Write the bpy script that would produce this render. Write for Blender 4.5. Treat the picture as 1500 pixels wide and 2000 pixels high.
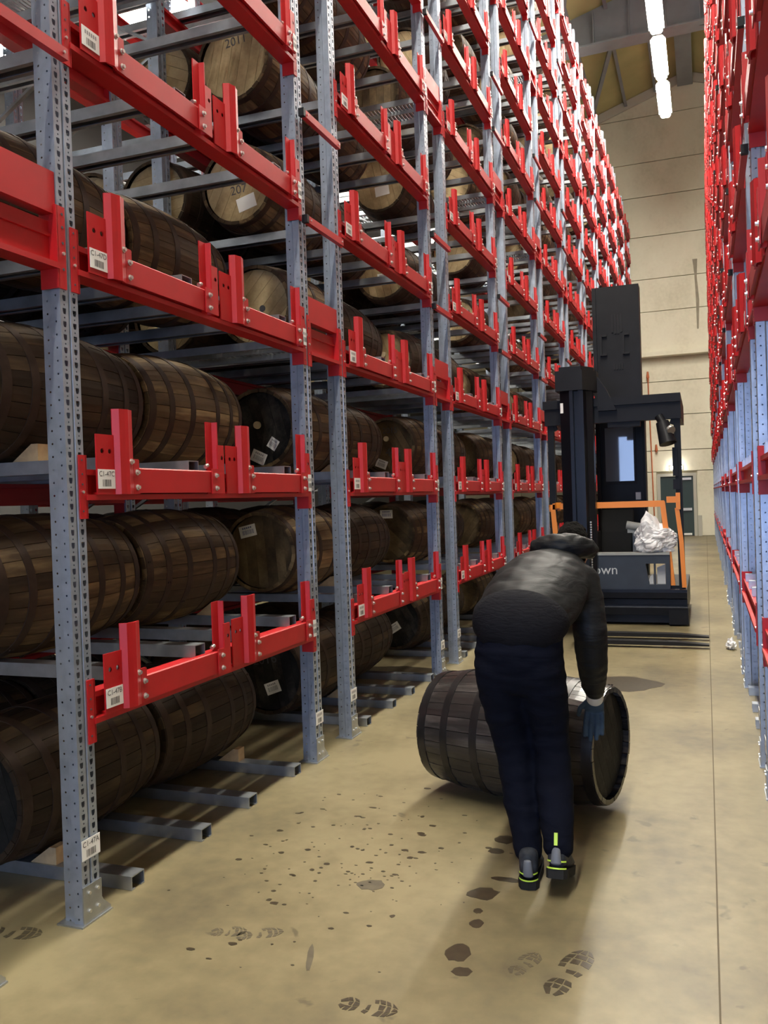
import bpy, math, random
from mathutils import Vector, Matrix, noise
random.seed(7)
R = math.radians
SC = bpy.context.scene
COL = SC.collection
for o in list(bpy.data.objects): bpy.data.objects.remove(o)

# ------------------------------------------------------------------ camera
F_PX, VPX, VPY, TILT, CAM_H = 1700.0, 1378.0, 957.0, 0.033, 1.6
vy = Vector(((VPX-750)/F_PX, -(VPY-1000)/F_PX, -1.0)).normalized()
vz = Vector((-TILT, 1.0, 0.0)); vz.z = (vz.x*vy.x+vz.y*vy.y)/-vy.z; vz.normalize()
vx = vy.cross(vz)
camd = bpy.data.cameras.new('camera'); cam = bpy.data.objects.new('camera', camd); COL.objects.link(cam)
camd.sensor_fit = 'VERTICAL'; camd.sensor_height = 24.0; camd.lens = 24.0*F_PX/2000.0
camd.clip_start = 0.05; camd.clip_end = 200
cam.matrix_world = Matrix.Translation((0, 0, CAM_H)) @ Matrix((vx, vy, vz)).to_4x4()
SC.camera = cam

# ------------------------------------------------------------------ world, exposure
w = bpy.data.worlds.new('world'); SC.world = w; w.use_nodes = True
w.node_tree.nodes['Background'].inputs[0].default_value = (0.55, 0.68, 0.9, 1)
w.node_tree.nodes['Background'].inputs[1].default_value = 0.6
vs = SC.view_settings
vs.view_transform = 'Standard'; vs.look = 'None'; vs.gamma = 1.0; vs.use_curve_mapping = False
vs.exposure = 0.35
LAMP_STRENGTH = 190.0
FILL_WATTS = 330.0
# cool fill light added behind the photographer, in an assumed door opening
ld = bpy.data.lights.new('rear_cool_fill', 'AREA'); ld.shape = 'RECTANGLE'; ld.size = 4.2; ld.size_y = 3.8
ld.energy = FILL_WATTS; ld.color = (0.40, 0.58, 1.0)
lo = bpy.data.objects.new('rear_cool_fill', ld); COL.objects.link(lo)
lo.location = (-1.0, -6.9, 2.0); lo.rotation_euler = (R(90), 0, 0)

# ------------------------------------------------------------------ materials
def new_mat(name):
    m = bpy.data.materials.new(name); m.use_nodes = True
    nt = m.node_tree; b = nt.nodes['Principled BSDF']
    return m, nt, b
def N(nt, typ, **kw):
    n = nt.nodes.new(typ)
    for k, v in kw.items():
        if k.startswith('in_'):
            key = k[3:]; key = int(key) if key.isdigit() else key
            n.inputs[key].default_value = v
        else: setattr(n, k, v)
    return n
def ramp(nt, stops):
    r = nt.nodes.new('ShaderNodeValToRGB'); cr = r.color_ramp
    while len(cr.elements) < len(stops): cr.elements.new(0.5)
    for e, (p, c) in zip(cr.elements, stops): e.position = p; e.color = (*c, 1)
    return r
def plain(name, col, rough=0.5, metal=0.0, noise_scale=0, amount=0.15, bump=0.0, emit=0, coat=0):
    m, nt, b = new_mat(name)
    b.inputs['Base Color'].default_value = (*col, 1); b.inputs['Roughness'].default_value = rough; b.inputs['Metallic'].default_value = metal
    if coat: b.inputs['Coat Weight'].default_value = coat
    if noise_scale:
        tc = N(nt, 'ShaderNodeTexCoord'); nz = N(nt, 'ShaderNodeTexNoise', in_Scale=noise_scale, in_Detail=5.0)
        nt.links.new(tc.outputs['Object'], nz.inputs['Vector'])
        r = ramp(nt, [(0.3, tuple(c*(1-amount) for c in col)), (0.7, tuple(min(1, c*(1+amount)) for c in col))])
        nt.links.new(nz.outputs['Fac'], r.inputs[0]); nt.links.new(r.outputs[0], b.inputs['Base Color'])
        if bump:
            bp = N(nt, 'ShaderNodeBump', in_Strength=bump, in_Distance=0.01); nt.links.new(nz.outputs['Fac'], bp.inputs['Height']); nt.links.new(bp.outputs[0], b.inputs['Normal'])
    if emit:
        b.inputs['Emission Color'].default_value = (*col, 1); b.inputs['Emission Strength'].default_value = emit
    return m
M = {}
M['red'] = plain('red_paint', (0.44, 0.007, 0.010), 0.46, 0, 6, 0.10)
M['galv'] = plain('galvanised_steel', (0.37, 0.42, 0.51), 0.33, 0.6, 14, 0.14)
M['galv_dull'] = plain('galvanised_rail', (0.44, 0.47, 0.50), 0.36, 0.85, 9, 0.2)
M['zinc'] = plain('zinc_bolt', (0.75, 0.75, 0.72), 0.3, 0.9)
M['tag'] = plain('white_tag', (0.82, 0.82, 0.80), 0.5)
M['ink'] = plain('print_ink', (0.06, 0.06, 0.07), 0.6)
M['ink_grey'] = plain('grey_print', (0.30, 0.30, 0.32), 0.6)
M['ink_blue'] = plain('blue_print', (0.16, 0.18, 0.34), 0.6)
M['black'] = plain('black_plastic', (0.012, 0.012, 0.014), 0.5)
M['truck'] = plain('truck_black', (0.0075, 0.008, 0.010), 0.45, 0, 5, 0.2)
M['truck_mast'] = plain('mast_steel', (0.006, 0.0065, 0.010), 0.28, 0.2)
M['slate'] = plain('slate_panel', (0.036, 0.045, 0.062), 0.45, 0, 6, 0.1)
M['navy'] = plain('navy_plate', (0.008, 0.011, 0.021), 0.38, 0, 6, 0.2)
M['orange'] = plain('orange_paint', (0.80, 0.25, 0.03), 0.42)
M['truck_grey'] = plain('grey_trim', (0.30, 0.31, 0.30), 0.5)
M['lettering'] = plain('silver_letters', (0.50, 0.52, 0.54), 0.5)
M['fork'] = plain('fork_steel', (0.02, 0.02, 0.022), 0.6, 0.3)
M['rubber'] = plain('rubber', (0.015, 0.015, 0.015), 0.8)
M['glass'] = plain('dark_glass', (0.16, 0.18, 0.20), 0.06, 0.0, coat=1)
M['bag'] = plain('white_plastic_film', (0.75, 0.75, 0.76), 0.32, 0, 8, 0.08)
M['door'] = plain('dark_green_door', (0.028, 0.05, 0.05), 0.3)
M['door_frame'] = plain('pale_door_frame', (0.45, 0.44, 0.38), 0.5)
M['steel_grey'] = plain('grey_steelwork', (0.26, 0.28, 0.31), 0.6, 0, 2, 0.1)
M['roof'] = plain('yellow_insulation', (0.50, 0.45, 0.22), 0.85, 0, 0.8, 0.12)
M['chock'] = plain('pale_pine', (0.48, 0.33, 0.17), 0.7, 0, 18, 0.2)
M['cork'] = plain('pale_bung', (0.62, 0.54, 0.34), 0.7)
M['hair'] = plain('dark_hair', (0.0035, 0.003, 0.0025), 0.9, 0, 90, 0.5, 0.6)
M['skin'] = plain('skin', (0.50, 0.28, 0.19), 0.5)
M['glove'] = plain('blue_work_glove', (0.022, 0.048, 0.080), 0.7, 0, 30, 0.3)
M['cuff'] = plain('pale_glove_cuff', (0.60, 0.58, 0.52), 0.8)
M['shoe'] = plain('dark_trainer', (0.03, 0.034, 0.042), 0.6, 0, 40, 0.4)
M['shoe_grey'] = plain('grey_trainer_panel', (0.13, 0.14, 0.16), 0.5)
M['neon'] = plain('lime_trim', (0.55, 0.80, 0.08), 0.5)
M['orange_cable'] = plain('rust_orange', (0.45, 0.12, 0.04), 0.6)
M['stain'] = plain('damp_concrete', (0.045, 0.034, 0.019), 0.35, 0, 22, 0.3)
M['stain_pale'] = plain('faint_damp_concrete', (0.082, 0.066, 0.038), 0.5, 0, 16, 0.25)
M['streak'] = plain('damp_streak', (0.30, 0.27, 0.20), 0.8, 0, 5, 0.15)
M['joint'] = plain('floor_joint', (0.10, 0.08, 0.05), 0.9)
M['dark_wall'] = plain('dark_depth_backdrop', (0.05, 0.05, 0.05), 0.8, 0, 1.5, 0.1)  # near-black colour stands in for the shade behind the racks
M['white_wall'] = plain('painted_blockwork', (0.55, 0.52, 0.45), 0.8, 0, 1.2, 0.06)

def lamp_mat():
    m, nt, b = new_mat('lamp_diffuser')
    b.inputs['Base Color'].default_value = (1, 1, 1, 1)
    b.inputs['Emission Color'].default_value = (1.0, 0.95, 0.83, 1); b.inputs['Emission Strength'].default_value = LAMP_STRENGTH
    return m
M['lamp'] = lamp_mat()
M['lamp_pendant'] = M['lamp'].copy(); M['lamp_pendant'].node_tree.nodes['Principled BSDF'].inputs['Emission Strength'].default_value = 150.0
def small_lamp():
    m, nt, b = new_mat('bulkhead_diffuser')
    b.inputs['Emission Color'].default_value = (1.0, 0.97, 0.9, 1); b.inputs['Emission Strength'].default_value = 60.0
    return m
M['lamp_small'] = small_lamp()

def fabric(name, col, scale, bump, rough):
    m, nt, b = new_mat(name)
    b.inputs['Roughness'].default_value = rough
    tc = N(nt, 'ShaderNodeTexCoord'); mp = N(nt, 'ShaderNodeMapping'); mp.inputs['Scale'].default_value = (0.5, 0.8, 2.2)
    nt.links.new(tc.outputs['Object'], mp.inputs['Vector'])
    nz = N(nt, 'ShaderNodeTexNoise', in_Scale=scale, in_Detail=6.0, in_Distortion=0.6)
    nt.links.new(mp.outputs[0], nz.inputs['Vector'])
    r = ramp(nt, [(0.3, tuple(c*0.8 for c in col)), (0.75, tuple(c*1.25 for c in col))])
    nt.links.new(nz.outputs['Fac'], r.inputs[0]); nt.links.new(r.outputs[0], b.inputs['Base Color'])
    bp = N(nt, 'ShaderNodeBump', in_Strength=bump, in_Distance=0.02); nt.links.new(nz.outputs['Fac'], bp.inputs['Height']); nt.links.new(bp.outputs[0], b.inputs['Normal'])
    return m
M['jacket'] = fabric('black_jacket', (0.0085, 0.009, 0.0095), 9, 0.4, 0.55)
M['knit'] = fabric('charcoal_hem', (0.0075, 0.0075, 0.010), 40, 0.3, 0.85)
M['trousers'] = fabric('navy_trousers', (0.0042, 0.0052, 0.011), 7, 0.45, 0.9)

def wood(name, dark, mid, light, light_at, rough=0.62, island=False, hue=0.0):
    """barrel oak: every stave its own tone, with pale and sooty patches along it"""
    m, nt, b = new_mat(name); L = nt.links.new
    oi = N(nt, 'ShaderNodeObjectInfo'); geo = N(nt, 'ShaderNodeNewGeometry')
    add = N(nt, 'ShaderNodeMath', operation='ADD'); L(oi.outputs['Random'], add.inputs[0]); L(geo.outputs['Random Per Island'], add.inputs[1])
    fr = N(nt, 'ShaderNodeMath', operation='FRACT'); L(add.outputs[0], fr.inputs[0])
    tc = N(nt, 'ShaderNodeTexCoord'); mp = N(nt, 'ShaderNodeMapping'); mp.inputs['Scale'].default_value = (3.0, 0.55, 3.0)
    L(tc.outputs['Object'], mp.inputs['Vector'])
    wv = N(nt, 'ShaderNodeMath', operation='MULTIPLY', in_1=37.0); L(fr.outputs[0], wv.inputs[0])
    n1 = N(nt, 'ShaderNodeTexNoise', noise_dimensions='4D', in_Scale=2.3, in_Detail=4.0); L(mp.outputs[0], n1.inputs['Vector']); L(wv.outputs[0], n1.inputs['W'])
    mp2 = N(nt, 'ShaderNodeMapping'); mp2.inputs['Scale'].default_value = (60, 3.0, 60); L(tc.outputs['Object'], mp2.inputs['Vector'])
    n2 = N(nt, 'ShaderNodeTexNoise', noise_dimensions='4D', in_Scale=1.0, in_Detail=5.0); L(mp2.outputs[0], n2.inputs['Vector']); L(wv.outputs[0], n2.inputs['W'])
    mix = N(nt, 'ShaderNodeMath', operation='MULTIPLY_ADD', in_1=0.13); L(fr.outputs[0], mix.inputs[0]); L(n1.outputs['Fac'], mix.inputs[2])
    mix2 = N(nt, 'ShaderNodeMath', operation='MULTIPLY_ADD', in_1=0.25); L(n2.outputs['Fac'], mix2.inputs[0]); L(mix.outputs[0], mix2.inputs[2])
    r = ramp(nt, [(0.45, dark), (0.72, mid), (light_at, light)])
    L(mix2.outputs[0], r.inputs[0]); L(r.outputs[0], b.inputs['Base Color'])
    b.inputs['Roughness'].default_value = rough
    bp = N(nt, 'ShaderNodeBump', in_Strength=0.35, in_Distance=0.004); L(n2.outputs['Fac'], bp.inputs['Height']); L(bp.outputs[0], b.inputs['Normal'])
    return m
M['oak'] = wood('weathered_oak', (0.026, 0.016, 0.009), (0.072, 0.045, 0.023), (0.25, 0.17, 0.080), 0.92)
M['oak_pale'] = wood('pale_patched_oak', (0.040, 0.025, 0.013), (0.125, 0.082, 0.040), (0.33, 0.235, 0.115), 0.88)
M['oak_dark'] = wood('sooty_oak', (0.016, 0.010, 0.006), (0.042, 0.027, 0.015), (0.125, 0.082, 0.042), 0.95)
M['oak_wet'] = wood('damp_black_oak', (0.007, 0.006, 0.006), (0.030, 0.026, 0.024), (0.13, 0.115, 0.105), 0.98, 0.26)
M['head_tan'] = wood('tan_barrel_head', (0.28, 0.20, 0.10), (0.46, 0.35, 0.19), (0.62, 0.50, 0.29), 1.0)
M['head_brown'] = wood('brown_barrel_head', (0.045, 0.031, 0.017), (0.105, 0.073, 0.038), (0.20, 0.145, 0.076), 1.0)
M['head_black'] = wood('blackened_barrel_head', (0.009, 0.009, 0.008), (0.020, 0.019, 0.017), (0.07, 0.06, 0.05), 1.0)
M['hoop'] = plain('rusted_hoop', (0.042, 0.025, 0.016), 0.6, 0.15, 12, 0.35, 0.1)
M['hoop_dark'] = plain('dark_hoop', (0.022, 0.020, 0.020), 0.32, 0.4, 12, 0.3, 0.1)

def concrete(name, stops, scale, rough, bump, stretch=(1, 1, 1), fine=0.25, sp=0.0):
    m, nt, b = new_mat(name); L = nt.links.new
    tc = N(nt, 'ShaderNodeTexCoord'); mp = N(nt, 'ShaderNodeMapping'); mp.inputs['Scale'].default_value = stretch; L(tc.outputs['Object'], mp.inputs['Vector'])
    n1 = N(nt, 'ShaderNodeTexNoise', in_Scale=scale, in_Detail=8.0, in_Roughness=0.6); L(mp.outputs[0], n1.inputs['Vector'])
    n2 = N(nt, 'ShaderNodeTexNoise', in_Scale=scale*14, in_Detail=6.0); L(tc.outputs['Object'], n2.inputs['Vector'])
    mx = N(nt, 'ShaderNodeMath', operation='MULTIPLY_ADD', in_1=fine); L(n2.outputs['Fac'], mx.inputs[0]); L(n1.outputs['Fac'], mx.inputs[2])
    r = ramp(nt, stops); L(mx.outputs[0], r.inputs[0]); last = r.outputs[0]
    if sp:
        vo = N(nt, 'ShaderNodeTexNoise', in_Scale=7.0, in_Detail=3.0, in_Distortion=0.4); L(tc.outputs['Object'], vo.inputs['Vector'])
        n3 = N(nt, 'ShaderNodeTexNoise', in_Scale=0.45, in_Detail=2.0); L(tc.outputs['Object'], n3.inputs['Vector'])
        ma = N(nt, 'ShaderNodeMath', operation='MULTIPLY_ADD', in_1=0.45); L(n3.outputs['Fac'], ma.inputs[0]); L(vo.outputs['Fac'], ma.inputs[2])
        rr = ramp(nt, [(0.90, (0, 0, 0)), (0.96, (1, 1, 1))]); L(ma.outputs[0], rr.inputs[0])
        mm = N(nt, 'ShaderNodeMix', data_type='RGBA'); L(rr.outputs[0], mm.inputs[0]); L(last, mm.inputs[6]); mm.inputs[7].default_value = (0.075, 0.06, 0.036, 1)
        sc = N(nt, 'ShaderNodeMath', operation='MULTIPLY', in_1=sp); L(rr.outputs[0], sc.inputs[0]); L(sc.outputs[0], mm.inputs[0]); last = mm.outputs[2]
    L(last, b.inputs['Base Color']); b.inputs['Roughness'].default_value = rough
    bp = N(nt, 'ShaderNodeBump', in_Strength=bump, in_Distance=0.004); L(n2.outputs['Fac'], bp.inputs['Height']); L(bp.outputs[0], b.inputs['Normal'])
    return m
M['floor'] = concrete('polished_floor_concrete', [(0.46, (0.105, 0.087, 0.051)), (0.60, (0.165, 0.136, 0.073)), (0.74, (0.222, 0.184, 0.102))], 0.9, 0.42, 0.10, (1.0, 0.8, 1), 0.25, 0.7)
M['wall_conc'] = concrete('cast_wall_concrete', [(0.40, (0.60, 0.565, 0.43)), (0.62, (0.74, 0.70, 0.555)), (0.85, (0.80, 0.765, 0.62))], 0.7, 0.8, 0.1, (1, 1, 0.7))

for k_, sp_ in (('black', .2), ('jacket', .22), ('knit', .1), ('trousers', .08), ('truck', .2), ('navy', .25), ('slate', .3), ('truck_mast', .3), ('rubber', .2), ('hair', .06), ('shoe', .25), ('fork', .2),
                ('oak', .22), ('oak_pale', .25), ('oak_dark', .2), ('head_brown', .2), ('head_black', .15), ('head_tan', .25), ('hoop', .3), ('floor', .35)):
    M[k_].node_tree.nodes['Principled BSDF'].inputs['Specular IOR Level'].default_value = sp_

# ------------------------------------------------------------------ mesh helpers
class MB:
    def __init__(s): s.v = []; s.f = []; s.m = []; s.sm = []
    def add(s, verts, faces, mi=0, smooth=False):
        b = len(s.v); s.v += [tuple(v) for v in verts]
        for f in faces: s.f.append([i+b for i in f]); s.m.append(mi); s.sm.append(smooth)
    def box(s, x0, x1, y0, y1, z0, z1, mi=0):
        if x0 > x1: x0, x1 = x1, x0
        if y0 > y1: y0, y1 = y1, y0
        if z0 > z1: z0, z1 = z1, z0
        s.add([(x0,y0,z0),(x1,y0,z0),(x1,y1,z0),(x0,y1,z0),(x0,y0,z1),(x1,y0,z1),(x1,y1,z1),(x0,y1,z1)],
              [(0,3,2,1),(4,5,6,7),(0,1,5,4),(1,2,6,5),(2,3,7,6),(3,0,4,7)], mi)
    def prism(s, poly, axis, a, b, mi=0):
        """extrude a 2D polygon (list of (p,q)) along axis from a to b; axes order: x->(y,z) y->(x,z) z->(x,y)"""
        def P(p, q, t): return {'x': (t, p, q), 'y': (p, t, q), 'z': (p, q, t)}[axis]
        n = len(poly); vs = [P(p, q, a) for p, q in poly]+[P(p, q, b) for p, q in poly]
        area = sum(poly[i][0]*poly[(i+1) % n][1]-poly[(i+1) % n][0]*poly[i][1] for i in range(n))
        flip = (area > 0) ^ (b > a) ^ (axis == 'y')
        fs = [list(range(n)), list(range(2*n-1, n-1, -1))]+[[(i+1) % n, i, i+n, (i+1) % n+n] for i in range(n)]
        if not flip: fs = [f[::-1] for f in fs]
        fs = [f[::-1] for f in fs]
        s.add(vs, fs, mi)
    def bar(s, a, b, wd, ht, mi=0, up=(0, 0, 1)):
        a = Vector(a); b = Vector(b); d = (b-a).normalized(); u = Vector(up)
        if abs(d.dot(u)) > 0.98: u = Vector((1, 0, 0))
        x = d.cross(u).normalized(); z = x.cross(d)
        vs = [p+x*(sx*wd/2)+z*(sz*ht/2) for p in (a, b) for sx, sz in ((-1,-1),(1,-1),(1,1),(-1,1))]
        s.add(vs, [(0,1,2,3),(7,6,5,4),(1,0,4,5),(2,1,5,6),(3,2,6,7),(0,3,7,4)], mi)
    def cyl(s, a, b, r, n=12, mi=0, r2=None, caps=True):
        a = Vector(a); b = Vector(b); d = (b-a).normalized(); r2 = r if r2 is None else r2
        u = Vector((0, 0, 1)) if abs(d.z) < 0.9 else Vector((1, 0, 0)); x = d.cross(u).normalized(); z = x.cross(d)
        vs = [p+x*(rr*math.cos(2*math.pi*i/n))+z*(rr*math.sin(2*math.pi*i/n)) for p, rr in ((a, r), (b, r2)) for i in range(n)]
        s.add(vs, [(i, i+n, (i+1) % n+n, (i+1) % n) for i in range(n)], mi, True)
        if caps: s.add(vs, [list(range(n)), list(range(2*n-1, n-1, -1))], mi)
    def lathe_y(s, prof, n=32, mi=0, smooth=True, a0=0.0, a1=2*math.pi):
        """prof: list of (y, r); revolve about Y"""
        full = abs(a1-a0-2*math.pi) < 1e-6; k = n if full else n+1
        vs = [(r*math.cos(a0+(a1-a0)*i/n), y, r*math.sin(a0+(a1-a0)*i/n)) for y, r in prof for i in range(k)]
        fs = []
        for j in range(len(prof)-1):
            for i in range(n):
                i2 = (i+1) % k; fs.append((j*k+i, (j+1)*k+i, (j+1)*k+i2, j*k+i2))
        s.add(vs, fs, mi, smooth)
    def mirror_x(s):
        o = MB(); o.v = [(-x, y, z) for x, y, z in s.v]; o.f = [f[::-1] for f in s.f]; o.m = list(s.m); o.sm = list(s.sm); return o
    def mesh(s, name, mats):
        me = bpy.data.meshes.new(name); me.from_pydata(s.v, [], s.f)
        for m in (mats if isinstance(mats, (list, tuple)) else [mats]): me.materials.append(M[m] if isinstance(m, str) else m)
        me.polygons.foreach_set('material_index', s.m); me.polygons.foreach_set('use_smooth', s.sm); me.update()
        return me
def obj(name, me, parent=None, loc=(0, 0, 0), rot=(0, 0, 0), scale=None):
    o = bpy.data.objects.new(name, me); COL.objects.link(o); o.location = loc; o.rotation_euler = rot
    if scale: o.scale = scale
    if parent: o.parent = parent
    return o
def tag(o, label=None, cat=None, group=None, kind=None):
    if label: o['label'] = label
    if cat: o['category'] = cat
    if group: o['group'] = group
    if kind: o['kind'] = kind
    return o
def empty(name, loc, rz=0):
    o = bpy.data.objects.new(name, None); COL.objects.link(o); o.location = loc; o.rotation_euler = (0, 0, rz); o.empty_display_size = 0.2
    return o
_txt = {}
def text_polys(body, size):
    if body in _txt: vs, fs = _txt[body]
    else:
        cu = bpy.data.curves.new('lettering', 'FONT'); cu.body = body; cu.align_x = 'CENTER'; cu.align_y = 'CENTER'; cu.resolution_u = 3
        to = bpy.data.objects.new('lettering', cu); COL.objects.link(to)
        me = bpy.data.meshes.new_from_object(to.evaluated_get(bpy.context.evaluated_depsgraph_get()))
        vs = [tuple(v.co) for v in me.vertices]; fs = [list(p.vertices) for p in me.polygons]
        bpy.data.objects.remove(to); bpy.data.curves.remove(cu); bpy.data.meshes.remove(me); _txt[body] = (vs, fs)
    return [(v[0]*size, v[1]*size) for v in vs], fs
ORD = ['first', 'second', 'third', 'fourth', 'fifth', 'sixth', 'seventh', 'eighth', 'ninth', 'tenth', 'eleventh', 'twelfth', 'thirteenth']

# ------------------------------------------------------------------ setting
WALL_Y = 32.4
def roof_z(x): return 16.1-0.33*abs(x+0.3)
fl = MB(); fl.box(-26, -0.003, -9, WALL_Y+0.5, -0.2, 0)
floor = tag(obj('floor', fl.mesh('floor', 'floor')), kind='structure')
f2 = MB(); f2.box(0.003, 12, -9, WALL_Y+0.5, -0.2, 0); obj('floor_slab', f2.mesh('floor_slab', 'floor'), floor)
f3 = MB(); f3.box(-0.003, 0.003, -9, WALL_Y+0.5, -0.2, -0.004); obj('floor_joint', f3.mesh('floor_joint', 'joint'), floor)

wb = MB(); wb.box(-26, 12, WALL_Y+0.30, WALL_Y+0.5, 0, 20)
wall_end = tag(obj('wall_end', wb.mesh('wall_end', 'wall_conc')), kind='structure')
def panel(y0, y1, x0, x1, z0, z1):
    b = MB(); g = 0.012
    b.box(x0+g, x1-g, y0, y1, z0+g, z1-g); obj('concrete_panel', b.mesh('concrete_panel', 'wall_conc'), wall_end)
xs = [-14, -6.5, 0.62, 8, 12]
LOWZ = [0, 2.30, 3.05, 4.3, 5.5, 6.45]; UPZ = [6.45, 7.95, 9.1, 10.6, 12.0, 13.2, 14.8, 17.2]
for i in range(len(xs)-1):
    for j in range(len(LOWZ)-1):
        if j == 0 and xs[i] == -6.5:
            panel(WALL_Y+.12, WALL_Y+.3, xs[i], -1.62, 0, 2.30); panel(WALL_Y+.12, WALL_Y+.3, -0.26, xs[i+1], 0, 2.30); continue
        panel(WALL_Y+.12, WALL_Y+.3, xs[i], xs[i+1], LOWZ[j], LOWZ[j+1])
    for j in range(len(UPZ)-1): panel(WALL_Y-.16, WALL_Y+.3, xs[i], xs[i+1], UPZ[j], UPZ[j+1])
lg = MB(); lg.box(-14, 12, WALL_Y-.30, WALL_Y+.1, 6.36, 6.52); tag(obj('trim_1', lg.mesh('trim_1', 'wall_conc')), kind='structure')

# end door
door = MB(); door.box(-1.50, -0.40, WALL_Y+.14, WALL_Y+.2, 0.02, 2.12)
d1 = tag(obj('door_1', door.mesh('door_1', 'door')), 'dark green fire door in the far concrete wall', kind='structure')
fr = MB(); fr.box(-1.60, -1.50, WALL_Y+.06, WALL_Y+.2, 0, 2.22); fr.box(-0.40, -0.29, WALL_Y+.06, WALL_Y+.2, 0, 2.22); fr.box(-1.50, -0.40, WALL_Y+.06, WALL_Y+.2, 2.12, 2.22)
obj('door_frame', fr.mesh('door_frame', 'door_frame'), d1)
hb = MB(); hb.box(-0.95, -0.46, WALL_Y+.05, WALL_Y+.10, 0.90, 0.99); hb.box(-0.90, -0.86, WALL_Y+.1, WALL_Y+.14, 0.92, 0.97); hb.box(-0.55, -0.51, WALL_Y+.1, WALL_Y+.14, 0.92, 0.97)
obj('push_bar', hb.mesh('push_bar', 'zinc'), d1)
cl = MB(); cl.box(-0.80, -0.46, WALL_Y+.06, WALL_Y+.14, 1.98, 2.06); obj('door_closer', cl.mesh('door_closer', 'zinc'), d1)
ds = MB(); ds.box(-0.86, -0.48, WALL_Y+.10, WALL_Y+.14, 0.03, 0.10); obj('kick_strip', ds.mesh('kick_strip', 'tag'), d1)
bl = empty('bulkhead_light', (-0.95, WALL_Y+.12, 2.42)); tag(bl, 'glowing bulkhead light above the dark green door', 'lamp')
b = MB(); b.box(-0.22, 0.22, -0.05, 0.0, -0.07, 0.07); obj('light_housing', b.mesh('light_housing', 'truck_grey'), bl)
b = MB(); b.prism([(-0.19, -0.05), (0.19, -0.05), (0.19, 0.05), (-0.19, 0.05)], 'y', -0.11, -0.05); obj('light_diffuser', b.mesh('light_diffuser', 'lamp_small'), bl)
# low skirting pipe box and conduits beside the door
ct = empty('wall_conduit', (-1.72, WALL_Y+.0, 0)); tag(ct, 'thin rusty orange conduit running up the far wall', 'conduit')
b = MB(); b.cyl((0, 0, 0.02), (-0.10, 0, 5.75), 0.022, 8); obj('pipe', b.mesh('pipe', 'orange_cable'), ct)
for zz, xx in ((5.65, -.10), (3.05, 0.12)):
    b = MB(); b.cyl((xx, -0.02, zz), (xx, -0.02, zz+0.22), 0.06, 10, r2=0.03); b.cyl((xx, -0.02, zz-0.05), (xx, -0.02, zz), 0.03, 10); obj('sounder', b.mesh('sounder', 'orange_cable'), ct)
pp = MB(); pp.box(-0.27, -0.14, WALL_Y+.02, WALL_Y+.12, 0, 0.72); obj('trim_2', pp.mesh('trim_2', 'door_frame')); tag(bpy.data.objects['trim_2'], kind='structure')

# other walls, roof
b = MB(); b.box(-9.0, -8.8, -7.1, WALL_Y+.2, 0, 13.2); tag(obj('wall_left_backdrop', b.mesh('wall_left_backdrop', 'dark_wall')), kind='structure')  # wall added close behind the racks so their depth looks dark
b = MB(); b.box(12, 12.2, -9, WALL_Y+.5, 0, 11.9); tag(obj('wall_right', b.mesh('wall_right', 'white_wall')), kind='structure')
b = MB()
b.box(-26, -3.3, -7.3, -7.1, 0, 18.5); b.box(1.3, 12, -7.3, -7.1, 0, 18.5); b.box(-3.3, 1.3, -7.3, -7.1, 4.2, 18.5)
tag(obj('wall_back', b.mesh('wall_back', 'white_wall')), kind='structure')
b = MB(); b.prism([(-26.2, roof_z(-26.2)), (-.3, 16.1), (-.3, 16.3), (-26.2, roof_z(-26.2)+.2)], 'y', -9, WALL_Y+.5); b.prism([(-.3, 16.1), (12.2, roof_z(12.2)), (12.2, roof_z(12.2)+.2), (-.3, 16.3)], 'y', -9, WALL_Y+.5)
ceil = tag(obj('ceiling', b.mesh('ceiling', 'roof')), kind='structure')
for n in range(-18, 10):                          # purlins along the hall
    x = -.3+n*1.0
    if n == 0: continue
    q = MB(); q.box(-.03, .03, -8.9, WALL_Y-.2, -.20, 0); q.box(-.03, .07, -8.9, WALL_Y-.2, -.215, -.20)
    obj('purlin', q.mesh('purlin', 'steel_grey'), ceil, (x, 0, roof_z(x)))
q = MB(); q.box(-.55, -.05, -8.9, WALL_Y-.2, 15.62, 15.66); q.box(-.36, -.24, -8.9, WALL_Y-.2, 15.66, 16.06); obj('ridge_beam', q.mesh('ridge_beam', 'steel_grey'), ceil)
for yy in (25.5, 17.5, 9.5, 1.5):
    q = MB()
    for x0, x1 in ((-7.0, -.3), (-.3, 6.4)):
        zl = lambda x: 14.22+.02*(x+3)
        q.prism([(x0, zl(x0)), (x1, zl(x1)), (x1, roof_z(x1)-.21), (x0, max(zl(x0)+.02, roof_z(x0)-.21))], 'y', yy-.02, yy+.02)
        q.prism([(x0, zl(x0)-.05), (x1, zl(x1)-.05), (x1, zl(x1)), (x0, zl(x0))], 'y', yy-.28, yy+.28)
        for n in range(7):
            sx = x0+.5+n*.97; q.box(sx-.012, sx+.012, yy-.25, yy-.02, zl(sx), max(zl(sx)+.05, roof_z(sx)-.22))
    for x0, x1 in ((-26, -7), (6.4, 12)):
        q.prism([(x0, roof_z(x0)-1.0), (x1, 14.14 if x1 == -7 else roof_z(x1)-1.0), (x1, roof_z(x1)-.21), (x0, roof_z(x0)-.21)], 'y', yy-.02, yy+.02)
    obj('rafter', q.mesh('rafter', 'steel_grey'), ceil)
for (xa, ya, xb, yb) in ((-3.5, 31.9, -1.9, 25.8), (-3.5, 25.2, -1.9, 18.0), (1.3, 25.8, 2.9, 31.9)):
    q = MB(); q.bar((xa, ya, roof_z(xa)-.30), (xb, yb, roof_z(xb)-.30), .12, .12); obj('wind_brace', q.mesh('wind_brace', 'steel_grey'), ceil)
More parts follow.
